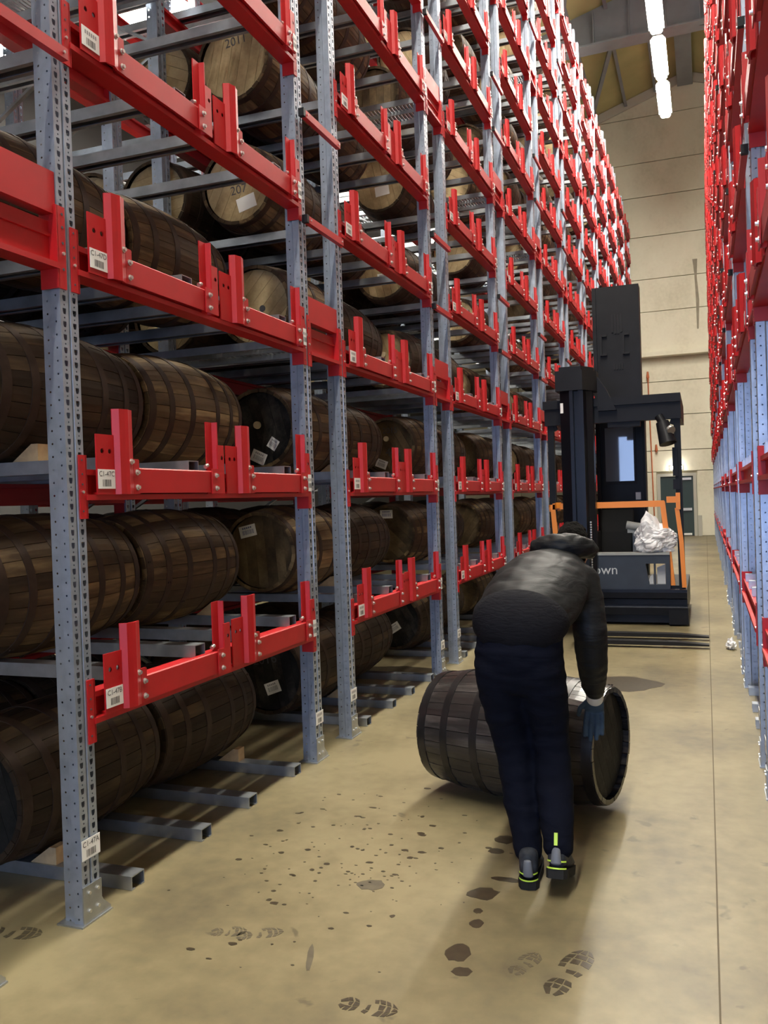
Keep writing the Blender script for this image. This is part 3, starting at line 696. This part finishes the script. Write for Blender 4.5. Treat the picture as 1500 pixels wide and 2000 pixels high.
# ------------------------------------------------------------------ lamps
def strip_lamp(loc, label, n):
    r = empty('strip_light', loc); tag(r, label, 'lamp', 'strip lights hung along the aisle')
    b = MB(); b.prism([(-.17, .07), (.17, .07), (.10, .15), (-.10, .15)], 'y', -.96, .96); obj('lamp_housing', b.mesh('lamp_housing', 'truck_grey'), r)
    b = MB(); b.prism([(-.09, -.05), (.09, -.05), (.13, .0), (.13, .069), (-.13, .069), (-.13, .0)], 'y', -.92, .92); obj('lamp_tube', b.mesh('lamp_tube', 'lamp'), r)
    top = roof_z(loc[0])-loc[2]
    for y in (-.7, .7):
        b = MB(); b.cyl((0, y, .1), (0, y, top), .008, 6); obj('suspension_wire', b.mesh('suspension_wire', 'steel_grey'), r)
for i in range(13):
    yy = 24.55-2.35*i
    strip_lamp((-.76, yy, 11.95), ('bright strip light hanging over the aisle, %s from the far wall' % ORD[i]), i)
def dome(loc, label):
    r = empty('pendant_lamp', loc); r.scale = (1.5, 1.5, 1.0); tag(r, label, 'lamp')
    b = MB(); prof = [(.0, .40), (.10, .38), (.22, .28), (.30, .12), (.34, .07), (.50, .06)]
    b.v = []; bb = MB(); bb.lathe_y(prof, 28); b.add([(x, z, y) for x, y, z in bb.v], bb.f, 0, True); obj('lamp_shade', b.mesh('lamp_shade', 'truck_grey'), r)
    b = MB(); bb = MB(); bb.lathe_y([(-.12, .02), (-.11, .15), (-.06, .30), (.01, .37), (.05, .02)], 24); b.add([(x, z, y) for x, y, z in bb.v], bb.f, 0, True); obj('lamp_globe', b.mesh('lamp_globe', 'lamp_pendant'), r)
    b = MB(); b.cyl((0, 0, .5), (0, 0, roof_z(loc[0])-loc[2]), .012, 6); obj('lamp_cord', b.mesh('lamp_cord', 'steel_grey'), r)
dome((-5.7, 8.2, 7.04), 'dazzling pendant lamp behind the top of the nearest rack bay')
dome((-7.0, 7.6, 6.72), 'dazzling pendant lamp at the upper left edge, beyond the rack')
# ------------------------------------------------------------------ forklift (origin under the truck's middle)
TX, TY = -1.02, 11.8
truck = empty('forklift', (TX, TY, 0)); tag(truck, 'dark narrow-aisle forklift with orange guard rails parked in the aisle', 'forklift')
def tp(name, build, mats, parent=truck):
    b = MB(); build(b); b.v = [(x-TX, y-TY, z) for x, y, z in b.v] if parent is truck else b.v
    return obj(name, b.mesh(name, mats), parent)
def f_(b): b.box(-1.80, -.24, 10.92, 13.0, .07, .42)
chassis = tp('chassis', f_, 'navy')
def f_(b): b.prism([(10.80, .435), (10.80, .40), (10.82, .33), (10.88, .31), (10.88, .25), (10.82, .235), (10.80, .22), (10.83, .13), (10.89, .12), (10.89, .03), (10.95, .03), (10.95, .435)], 'x', -1.80, -.235)
tp('front_skirt', f_, 'navy')
for xx in (-1.82, -.445):
    def f_(b): b.box(xx, xx+.22, 10.81, 11.2, .02, .22)
    tp('skirt_foot', f_, 'truck')
for xx in (-1.70, -.36):
    def f_(b): b.cyl((xx-.07, 11.15, .16), (xx+.07, 11.15, .16), .155, 20)
    tp('wheel', f_, 'rubber')
for xx in (-1.45, -.6):
    def f_(b): b.cyl((xx-.08, 12.75, .18), (xx+.08, 12.75, .18), .175, 20)
    tp('wheel', f_, 'rubber')
# front cowl with openings at its right end
def f_(b): b.box(-1.78, -.72, 10.86, 10.94, .435, .845); b.box(-.72, -.42, 10.86, 10.94, .435, .49); b.box(-.72, -.42, 10.86, 10.94, .74, .845); b.box(-.47, -.42, 10.86, 10.94, .49, .74); b.box(-.605, -.585, 10.86, 10.94, .49, .74); b.prism([(-.72, .49), (-.66, .49), (-.70, .74), (-.72, .74)], 'y', 10.86, 10.94)
cowl = tp('cowl_panel', f_, 'slate')
def f_(b): b.box(-1.78, -.42, 10.85, 11.05, .845, .872)
tp('cowl_ledge', f_, 'truck_grey')
def f_(b):
    vs_, fs_ = text_polys('crown', .165); b.add([(u-1.235, 10.858, v+.665) for u, v in vs_], fs_)
tp('lettering', f_, 'lettering')
def f_(b): b.prism([(-.69, .47), (-.62, .47), (-.62, .60), (-.66, .57)], 'y', 11.0, 11.1); b.prism([(-.575, .47), (-.48, .47), (-.48, .72), (-.575, .68)], 'y', 11.0, 11.1)
tp('inner_canister', f_, 'tag')
def f_(b): b.box(-1.78, -.30, 10.95, 12.35, .42, .47)
tp('cab_floor', f_, 'truck')
# seat
def f_(b): b.box(-1.32, -.88, 11.25, 11.75, .62, .74); b.box(-1.25, -.95, 11.3, 11.7, .47, .62)
tp('seat_cushion', f_, 'rubber')
def f_(b): b.prism([(11.70, .72), (11.84, .72), (11.93, 1.36), (11.84, 1.38), (11.74, 1.1)], 'x', -1.34, -.90)
tp('seat_back', f_, 'rubber')
def f_(b): b.box(-.92, -.74, 11.15, 11.62, 1.10, 1.17); b.box(-.88, -.80, 11.4, 11.5, .5, 1.10); b.cyl((-.93, 11.16, 1.20), (-.72, 11.16, 1.16), .05, 12)
tp('armrest', f_, 'truck_grey')
def f_(b): b.box(-1.62, -1.28, 11.1, 11.5, .85, 1.12); b.cyl((-1.5, 11.2, 1.12), (-1.5, 11.15, 1.2), .03, 10)
tp('control_console', f_, 'truck')
# orange guards
def f_(b):
    b.bar((-1.80, 10.98, 1.455), (-.47, 10.98, 1.455), .06, .075); b.bar((-.49, 10.98, 1.48), (-.395, 10.98, .44), .06, .058, up=(0, 1, 0))
tp('orange_guard', f_, 'orange')
def f_(b):
    b.bar((-1.80, 10.98, 1.48), (-1.775, 10.98, 1.10), .06, .06, up=(0, 1, 0)); b.bar((-1.84, 11.1, 1.44), (-1.72, 10.94, 1.47), .07, .07); b.bar((-1.82, 10.98, 1.42), (-1.82, 11.6, 1.42), .05, .06)
tp('orange_guard', f_, 'orange')
def f_(b):
    b.bar((-.44, 10.93, 1.50), (-.30, 10.93, 1.50), .07, .075); b.bar((-.31, 10.93, 1.58), (-.31, 10.93, 1.38), .05, .06, up=(0, 1, 0)); b.bar((-.325, 10.93, 1.40), (-.285, 10.93, 1.0), .05, .045, up=(0, 1, 0)); b.bar((-.285, 10.93, 1.0), (-.265, 10.93, .45), .05, .045, up=(0, 1, 0))
tp('orange_guard', f_, 'orange')
# auxiliary mast in front
def f_(b):
    b.prism([(-1.62, 10.62), (-1.50, 10.56), (-1.46, 10.56), (-1.46, 10.66), (-1.40, 10.66), (-1.40, 10.58), (-1.34, 10.58), (-1.32, 10.70), (-1.25, 10.74), (-1.25, 10.88), (-1.62, 10.88)], 'z', .30, 2.86)
tp('front_mast', f_, 'truck_mast')
def f_(b):
    b.prism([(-1.66, 10.54), (-1.34, 10.54), (-1.20, 10.80), (-1.20, 11.0), (-1.66, 11.0)], 'z', 2.84, 3.08); b.prism([(-1.62, 10.58), (-1.36, 10.58), (-1.24, 10.82), (-1.24, 10.98), (-1.62, 10.98)], 'z', 3.08, 3.13)
    b.prism([(-1.20, 2.60), (-.98, 2.60), (-1.10, 2.86), (-1.20, 3.02)], 'y', 10.82, 10.98)
tp('mast_cap', f_, 'truck')
def f_(b): b.box(-1.615, -1.575, 10.60, 10.62, 2.58, 2.70)
tp('warning_sticker', f_, 'tag')
def f_(b):
    for q in range(26): b.cyl((-1.30, 10.63, .5+q*.03), (-1.30, 10.63, .52+q*.03), .014, 6)
tp('lift_chain', f_, 'zinc')
# overhead guard
def f_(b):
    b.box(-1.86, -.25, 10.90, 11.0, 2.46, 2.66); b.prism([(10.86, 2.66), (12.35, 2.66), (12.35, 2.72), (10.86, 2.76)], 'x', -1.87, -.25)
    b.box(-1.86, -1.76, 11.0, 12.4, 2.48, 2.66); b.box(-.35, -.25, 11.0, 12.4, 2.48, 2.66); b.box(-1.1, -.72, 10.94, 11.1, 2.40, 2.46)
tp('overhead_guard', f_, 'truck')
for xx in (-1.80, -.30):
    def f_(b): b.bar((xx, 11.0, 2.50), (xx+.012, 11.0, .43), .075, .09, up=(0, 1, 0)); b.bar((xx, 11.0, 2.55), (xx-.06*(1 if xx > -1 else -1), 11.0, 2.40), .06, .06, up=(0, 1, 0))
    tp('guard_pillar', f_, 'truck')
def f_(b): b.prism([(-.36, 1.78), (-.30, 1.78), (-.30, 2.12), (-.36, 2.12)], 'y', 10.92, 11.02); b.box(-.36, -.28, 10.92, 11.0, 1.62, 1.74)
tp('pillar_bracket', f_, 'truck')
def f_(b):
    b.cyl((-.46, 10.86, 2.42), (-.40, 10.80, 2.16), .075, 16, r2=.10); b.cyl((-.50, 10.88, 2.50), (-.46, 10.86, 2.42), .05, 12); b.cyl((-.375, 10.78, 2.33), (-.355, 10.75, 2.31), .05, 14, 1)
tp('work_light', f_, ['truck', 'zinc'])
# main mast tower at the rear
def f_(b):
    b.box(-1.40, -.76, 12.42, 12.75, .42, 2.70); b.box(-1.40, -.79, 12.42, 12.72, 2.70, 4.45)
    b.box(-1.41, -1.36, 12.38, 12.42, .5, 4.44); b.box(-.83, -.785, 12.38, 12.42, .5, 4.44)
tp('mast_tower', f_, 'truck')
for q in range(4):
    def f_(b): b.box(-1.16+q*.04, -1.135+q*.04, 12.405, 12.42, 3.78+.02*abs(q-1.5), 4.06)
    tp('vent_slot', f_, 'black')
    def f_(b): b.box(-1.14+q*.035, -1.12+q*.035, 12.405, 12.42, 3.30, 3.38)
    tp('vent_slot', f_, 'black')
for xx in (-1.27, -.97):
    def f_(b): b.box(xx-.045, xx+.045, 12.38, 12.42, 3.76, 3.79); b.box(xx-.045, xx+.045, 12.38, 12.42, 3.50, 3.53); b.box(xx-.045, xx-.02, 12.36, 12.40, 3.50, 3.79)
    tp('handle', f_, 'black')
def f_(b):
    b.box(-1.32, -1.29, 12.39, 12.42, 1.72, 2.54); b.box(-.91, -.88, 12.39, 12.42, 1.72, 2.54); b.box(-1.29, -.91, 12.39, 12.42, 2.50, 2.54); b.box(-1.29, -.91, 12.39, 12.42, 1.72, 1.76)
tp('window_frame', f_, 'black')
def f_(b): b.box(-1.29, -.91, 12.40, 12.415, 1.76, 2.50)
tp('window_pane', f_, 'glass')
def f_(b): b.box(-.90, -.83, 12.40, 12.42, 1.50, 1.60)
tp('notice', f_, 'tag')
# turret head and forks turned to the right
def f_(b): b.box(-1.66, -1.28, 9.9, 10.6, .30, .62); b.box(-1.60, -1.30, 10.4, 10.9, .28, 1.0)
tp('turret_head', f_, 'truck')
def f_(b): b.box(-1.30, -1.24, 9.22, 10.0, .05, .52); b.box(-1.36, -1.30, 9.3, 10.0, .35, .5)
tp('fork_carriage', f_, 'truck')
for yy in (9.33, 9.85):
    def f_(b): b.prism([(-1.28, .03), (-.005, .03), (-.005, .045), (-.3, .068), (-1.20, .072), (-1.20, .5), (-1.28, .5)], 'y', yy-.055, yy+.055)
    tp('fork', f_, 'fork')
# white plastic bag on the cowl ledge
def crumple(rx, ry, rz, n, m, amp, seed, top=1.0):
    b = MB(); vs_ = []
    for j in range(m+1):
        ph = -math.pi/2+math.pi*j/m
        for i in range(n):
            th = 2*math.pi*i/n; d = Vector((math.cos(ph)*math.cos(th), math.cos(ph)*math.sin(th), math.sin(ph)))
            k = 1+amp*noise.noise(d*1.9+Vector((seed, 0, 0)))*1.3+amp*.9*abs(noise.noise(d*4.2+Vector((0, seed, 0))))+amp*.3*noise.noise(d*9+Vector((0, 0, seed)))
            vs_.append((d.x*rx*k, d.y*ry*k, max(-rz*.8, d.z*rz*k)))
    b.add(vs_, [(j*n+i, j*n+(i+1) % n, (j+1)*n+(i+1) % n, (j+1)*n+i) for j in range(m) for i in range(n)], 0, False); return b
bag = obj('plastic_bag', crumple(.235, .15, .20, 56, 36, .26, 3.3).mesh('plastic_bag', 'bag'), None, (-.60, 10.99, .872+.165)); tag(bag, 'crumpled white plastic bag on the forklift cowl', 'bag')
for v in bag.data.vertices:
    if v.co.z > 0: v.co.z *= 0.80+max(0, .75-abs(v.co.x+.08)*5)
wr = obj('plastic_scrap', crumple(.04, .07, .055, 20, 14, .5, 8.1).mesh('plastic_scrap', 'bag'), None, (.20, 9.35, .045)); tag(wr, 'small crumpled clear plastic scrap beside a right rack post foot', 'scrap')
# ------------------------------------------------------------------ worker
PR = Vector((-.68, 3.6, 0))
man = empty('person', PR); tag(man, 'person in black padded jacket and navy trousers bending to roll a barrel', 'person')
def loft(b, pts, W=(1, 0, 0), n=20, cap=4):
    """pts: (x,y,z, half width along W, half thickness); rounded ends"""
    P = [Vector(p[:3]) for p in pts]; W = Vector(W)
    rings = []
    for i, p in enumerate(pts):
        d = (P[min(i+1, len(P)-1)]-P[max(i-1, 0)]).normalized(); wv = (W-d*W.dot(d)).normalized(); tv = d.cross(wv)
        rings.append((P[i], d, wv, tv, p[3], p[4]))
    seq = []
    p, d, wv, tv, a, c = rings[0]
    for q in range(cap): t = math.pi/2*(1-q/cap); seq.append((p-d*min(a, c)*.8*math.sin(t), wv, tv, a*math.cos(t)+1e-4, c*math.cos(t)+1e-4))
    seq += [(r[0], r[2], r[3], r[4], r[5]) for r in rings]
    p, d, wv, tv, a, c = rings[-1]
    for q in range(1, cap+1): t = math.pi/2*q/cap; seq.append((p+d*min(a, c)*.8*math.sin(t), wv, tv, a*math.cos(t)+1e-4, c*math.cos(t)+1e-4))
    vs_ = [p+wv*(a*math.cos(2*math.pi*i/n))+tv*(c*math.sin(2*math.pi*i/n)) for p, wv, tv, a, c in seq for i in range(n)]
    m = len(seq)
    b.add(vs_, [(j*n+i, j*n+(i+1) % n, (j+1)*n+(i+1) % n, (j+1)*n+i) for j in range(m-1) for i in range(n)]+[list(range(n))[::-1], [(m-1)*n+i for i in range(n)]], 0, True)
def tube(b, pts, n=14): loft(b, [(*p[:3], p[3], p[3]) for p in pts], W=(1, .02, .03), n=n)
def fuse(name, b, mat, voxel, smooth, parent=man, fold=0.0, fscale=(9, 9, 22)):
    me = b.mesh(name, mat); t = bpy.data.objects.new('fuse', me); COL.objects.link(t)
    r = t.modifiers.new('r', 'REMESH'); r.mode = 'VOXEL'; r.voxel_size = voxel; r.use_smooth_shade = True
    sm = t.modifiers.new('s', 'SMOOTH'); sm.iterations = smooth; sm.factor = .5
    bpy.context.view_layer.update()
    out = bpy.data.meshes.new_from_object(t.evaluated_get(bpy.context.evaluated_depsgraph_get()))
    bpy.data.objects.remove(t); bpy.data.meshes.remove(me); out.name = name
    if fold:
        ns = [v.normal.copy() for v in out.vertices]
        for v, nn in zip(out.vertices, ns):
            q = Vector((v.co.x*fscale[0], v.co.y*fscale[1], v.co.z*fscale[2]))
            v.co += nn*fold*(abs(noise.noise(q))*1.6-.5+.5*noise.noise(q*2.1))
    if not out.materials: out.materials.append(M[mat])
    for v in out.vertices: v.co -= PR
    out.polygons.foreach_set('use_smooth', [True]*len(out.polygons)); out.update()
    return obj(name, out, parent)
# body: one continuous figure under the clothes
b = MB()
loft(b, [(-.755, 3.60, .93, .15, .11), (-.745, 3.70, 1.03, .15, .11), (-.71, 3.90, 1.16, .17, .11), (-.67, 4.05, 1.25, .17, .09)])
tube(b, [(-.66, 4.10, 1.27, .06), (-.63, 4.24, 1.31, .055)])
loft(b, [(-.620, 4.24, 1.27, .070, .085), (-.617, 4.29, 1.33, .078, .098), (-.616, 4.31, 1.39, .062, .075)])
tube(b, [(-.618, 4.385, 1.29, .014), (-.618, 4.40, 1.27, .012)])   # nose
for s in (-1, 1): loft(b, [(-.617+s*.08, 4.28, 1.30, .010, .022), (-.617+s*.084, 4.27, 1.33, .010, .020)])   # ears
tube(b, [(-.53, 4.03, 1.20, .05), (-.505, 3.98, .96, .042), (-.515, 4.15, .68, .032)]); tube(b, [(-.515, 4.16, .67, .027), (-.520, 4.20, .62, .020)])
tube(b, [(-.84, 4.05, 1.20, .05), (-.87, 4.13, .95, .042), (-.86, 4.31, .77, .032)]); tube(b, [(-.86, 4.31, .77, .027), (-.858, 4.36, .71, .020)])
tube(b, [(-.84, 3.62, .92, .075), (-.815, 3.72, .52, .055), (-.725, 3.57, .12, .040)]); tube(b, [(-.665, 3.62, .92, .075), (-.66, 3.74, .52, .055), (-.595, 3.52, .18, .040)])
tube(b, [(-.725, 3.56, .07, .03), (-.735, 3.70, .05, .028)]); tube(b, [(-.595, 3.51, .14, .03), (-.60, 3.64, .06, .028)])
fuse('body', b, 'skin', .011, 4)
# trousers
b = MB()
loft(b, [(-.752, 3.615, .86, .168, .125), (-.755, 3.605, .94, .188, .140), (-.750, 3.635, 1.03, .185, .13)])
loft(b, [(-.848, 3.61, .90, .100, .125), (-.842, 3.65, .76, .098, .112), (-.826, 3.70, .60, .084, .092), (-.808, 3.71, .48, .078, .082), (-.780, 3.67, .34, .076, .080), (-.752, 3.62, .22, .066, .072), (-.730, 3.575, .115, .060, .070)])
loft(b, [(-.664, 3.61, .90, .098, .125), (-.655, 3.66, .76, .094, .112), (-.648, 3.71, .60, .082, .090), (-.640, 3.71, .49, .077, .082), (-.624, 3.64, .37, .078, .082), (-.606, 3.56, .26, .072, .078), (-.596, 3.505, .175, .062, .072)])
fuse('trousers', b, 'trousers', .0115, 5, fold=.007, fscale=(7, 7, 16))
# jacket with sleeves
b = MB()
loft(b, [(-.752, 3.60, 1.062, .190, .130), (-.746, 3.67, 1.09, .206, .142), (-.730, 3.77, 1.13, .220, .148), (-.710, 3.89, 1.185, .222, .146), (-.690, 3.99, 1.225, .205, .130), (-.672, 4.07, 1.255, .165, .105)])
loft(b, [(-.545, 4.00, 1.215, .085, .085), (-.520, 3.995, 1.12, .083, .085), (-.503, 3.985, .98, .078, .080), (-.505, 4.03, .85, .072, .075), (-.510, 4.105, .74, .062, .064), (-.513, 4.150, .675, .048, .050)])
loft(b, [(-.835, 4.00, 1.215, .085, .085), (-.86, 4.03, 1.10, .080, .082), (-.872, 4.11, .96, .076, .078), (-.866, 4.21, .86, .066, .068), (-.862, 4.28, .795, .050, .052)])
fuse('jacket', b, 'jacket', .0115, 5, fold=.005, fscale=(7, 10, 15))
b = MB()   # knitted hem below the jacket
loft(b, [(-.752, 3.572, 1.044, .190, .131), (-.750, 3.605, 1.063, .200, .140), (-.748, 3.640, 1.080, .208, .146)], n=40, cap=2)
b.v = [tuple(Vector(v)-PR) for v in b.v]; obj('jacket_hem', b.mesh('jacket_hem', 'knit'), man)
b = MB()   # hood folded behind the neck
for q in range(9):
    t = math.pi*(q-0.6)/7.8; t2 = math.pi*(q+.4)/7.8
    def hp(t): return (-.640-.118*math.cos(t), 4.175-.095*math.sin(t), 1.335+.028*math.sin(t), .046+.014*math.sin(t))
    tube(b, [hp(t), hp(t2)])
loft(b, [(-.655, 4.10, 1.325, .12, .045), (-.645, 4.17, 1.345, .12, .040)])
fuse('hood', b, 'jacket', .010, 4, fold=.007, fscale=(14, 14, 30))
b = MB()
loft(b, [(-.618, 4.215, 1.32, .078, .060), (-.616, 4.27, 1.372, .084, .082), (-.615, 4.31, 1.405, .070, .070)])
loft(b, [(-.618, 4.22, 1.28, .070, .055), (-.617, 4.25, 1.34, .080, .075)])
fuse('hair', b, 'hair', .008, 3, fold=.006, fscale=(40, 40, 40))
# gloves: palm, four fingers laid on the barrel, thumb to the inner side
def glove(xc, kn, mid, tip, wrist, thumb_side):
    b = MB()
    loft(b, [(*wrist, .034, .024), ((wrist[0]+xc)/2, (wrist[1]+kn[0])/2, (wrist[2]+kn[1])/2, .044, .022), (xc, kn[0]-.004, kn[1], .046, .019)])
    for i, (dx, ln) in enumerate(((-.033, .86), (-.011, 1.0), (.012, .95), (.033, .78))):
        s_ = thumb_side; X = xc+dx*(-s_)
        m_ = (X+dx*(-s_)*.15, kn[0]+(mid[0]-kn[0])*ln, kn[1]+(mid[1]-kn[1])*ln); t_ = (X+dx*(-s_)*.2, kn[0]+(tip[0]-kn[0])*ln, kn[1]+(tip[1]-kn[1])*ln)
        tube(b, [(X, kn[0], kn[1], .0135), (*m_, .0120), (*t_, .0105)], 10)
    tx = xc+thumb_side*.045; base = (wrist[1]+kn[0])/2, (wrist[2]+kn[1])/2
    tube(b, [(xc+thumb_side*.03, base[0], base[1], .015), (tx+thumb_side*.022, base[0]+.02, base[1]-.035, .0125), (tx+thumb_side*.030, base[0]+.028, base[1]-.070, .0105)], 10)
    return b
fuse('glove', glove(-.525, (4.225, .565), (4.180, .505), (4.150, .442), (-.516, 4.165, .655), -1), 'glove', .0042, 2)
fuse('glove', glove(-.858, (4.40, .668), (4.332, .625), (4.275, .56), (-.860, 4.305, .765), 1), 'glove', .0042, 2)
b = MB(); tube(b, [(-.514, 4.160, .665, .042), (-.517, 4.188, .632, .041)]); fuse('glove_cuff', b, 'cuff', .006, 2)
# trainers
def shoe(o, yaw, pitch, lift):
    def T(x, y, z):
        yy = y*math.cos(pitch)+z*math.sin(pitch); zz = -y*math.sin(pitch)+z*math.cos(pitch)+lift
        return Vector((o[0]+x*math.cos(yaw)-yy*math.sin(yaw), o[1]+x*math.sin(yaw)+yy*math.cos(yaw), zz))
    up = MB(); loft(up, [(*T(0, .035, .085), .038, .055), (*T(0, .09, .085), .042, .052), (*T(0, .16, .06), .046, .040), (*T(0, .23, .045), .046, .026), (*T(0, .265, .038), .038, .018)])
    loft(up, [(*T(0, .05, .07), .040, .045), (*T(0, .055, .125), .040, .046)])
    so = MB(); pts = [(.0, -.002), (.030, .004), (.042, .03), (.040, .09), (.050, .18), (.046, .25), (.025, .285), (0, .292), (-.025, .285), (-.046, .25), (-.050, .18), (-.040, .09), (-.042, .03), (-.030, .004)]
    n = len(pts); vs_ = [T(x, y, 0.0) for x, y in pts]+[T(x*1.02, y, .034) for x, y in pts]
    so.add(vs_, [list(range(n))[::-1], list(range(n, 2*n))]+[(i, (i+1) % n, (i+1) % n+n, i+n) for i in range(n)])
    tr = MB()
    for z0, w_ in ((.036, .041), (.062, .040)):
        ring = [(w_*math.cos(a), .040-.046*math.sin(a)) for a in [R(20+14*i) for i in range(11)]]
        for i in range(10): tr.add([T(*ring[i], z0), T(*ring[i+1], z0), T(*ring[i+1], z0+.006), T(*ring[i], z0+.006)], [(0, 1, 2, 3)])
    tabm = MB(); tabm.add([T(x, y, z) for z in (.125, .172) for x, y in ((-.007, -.010), (.007, -.010), (.007, .0), (-.007, .0))], [(0, 1, 5, 4), (1, 2, 6, 5), (2, 3, 7, 6), (3, 0, 4, 7), (4, 5, 6, 7), (3, 2, 1, 0)])
    hl = MB(); loft(hl, [(*T(0, .004, .06), .022, .012), (*T(0, .004, .115), .016, .010)])
    return up, so, tr, tabm, hl
for o, yaw, pitch, lift in (((-.716, 3.475), R(6), 0.0, .002), ((-.594, 3.415), R(1), R(17), .088)):
    up, so, tr, tb, hl = shoe(o, yaw, pitch, lift)
    sh = fuse('trainer', up, 'shoe', .0065, 3)
    for nm, m_, mt in (('sole', so, 'rubber'), ('lime_piping', tr, 'neon'))+((('heel_tab', tb, 'neon'),) if pitch else ()):
        m_.v = [tuple(Vector(v)-PR) for v in m_.v]; obj(nm, m_.mesh(nm, mt), sh)
    hl.v = [tuple(Vector(v)-PR) for v in hl.v]; obj('heel_panel', hl.mesh('heel_panel', 'shoe_grey'), sh)
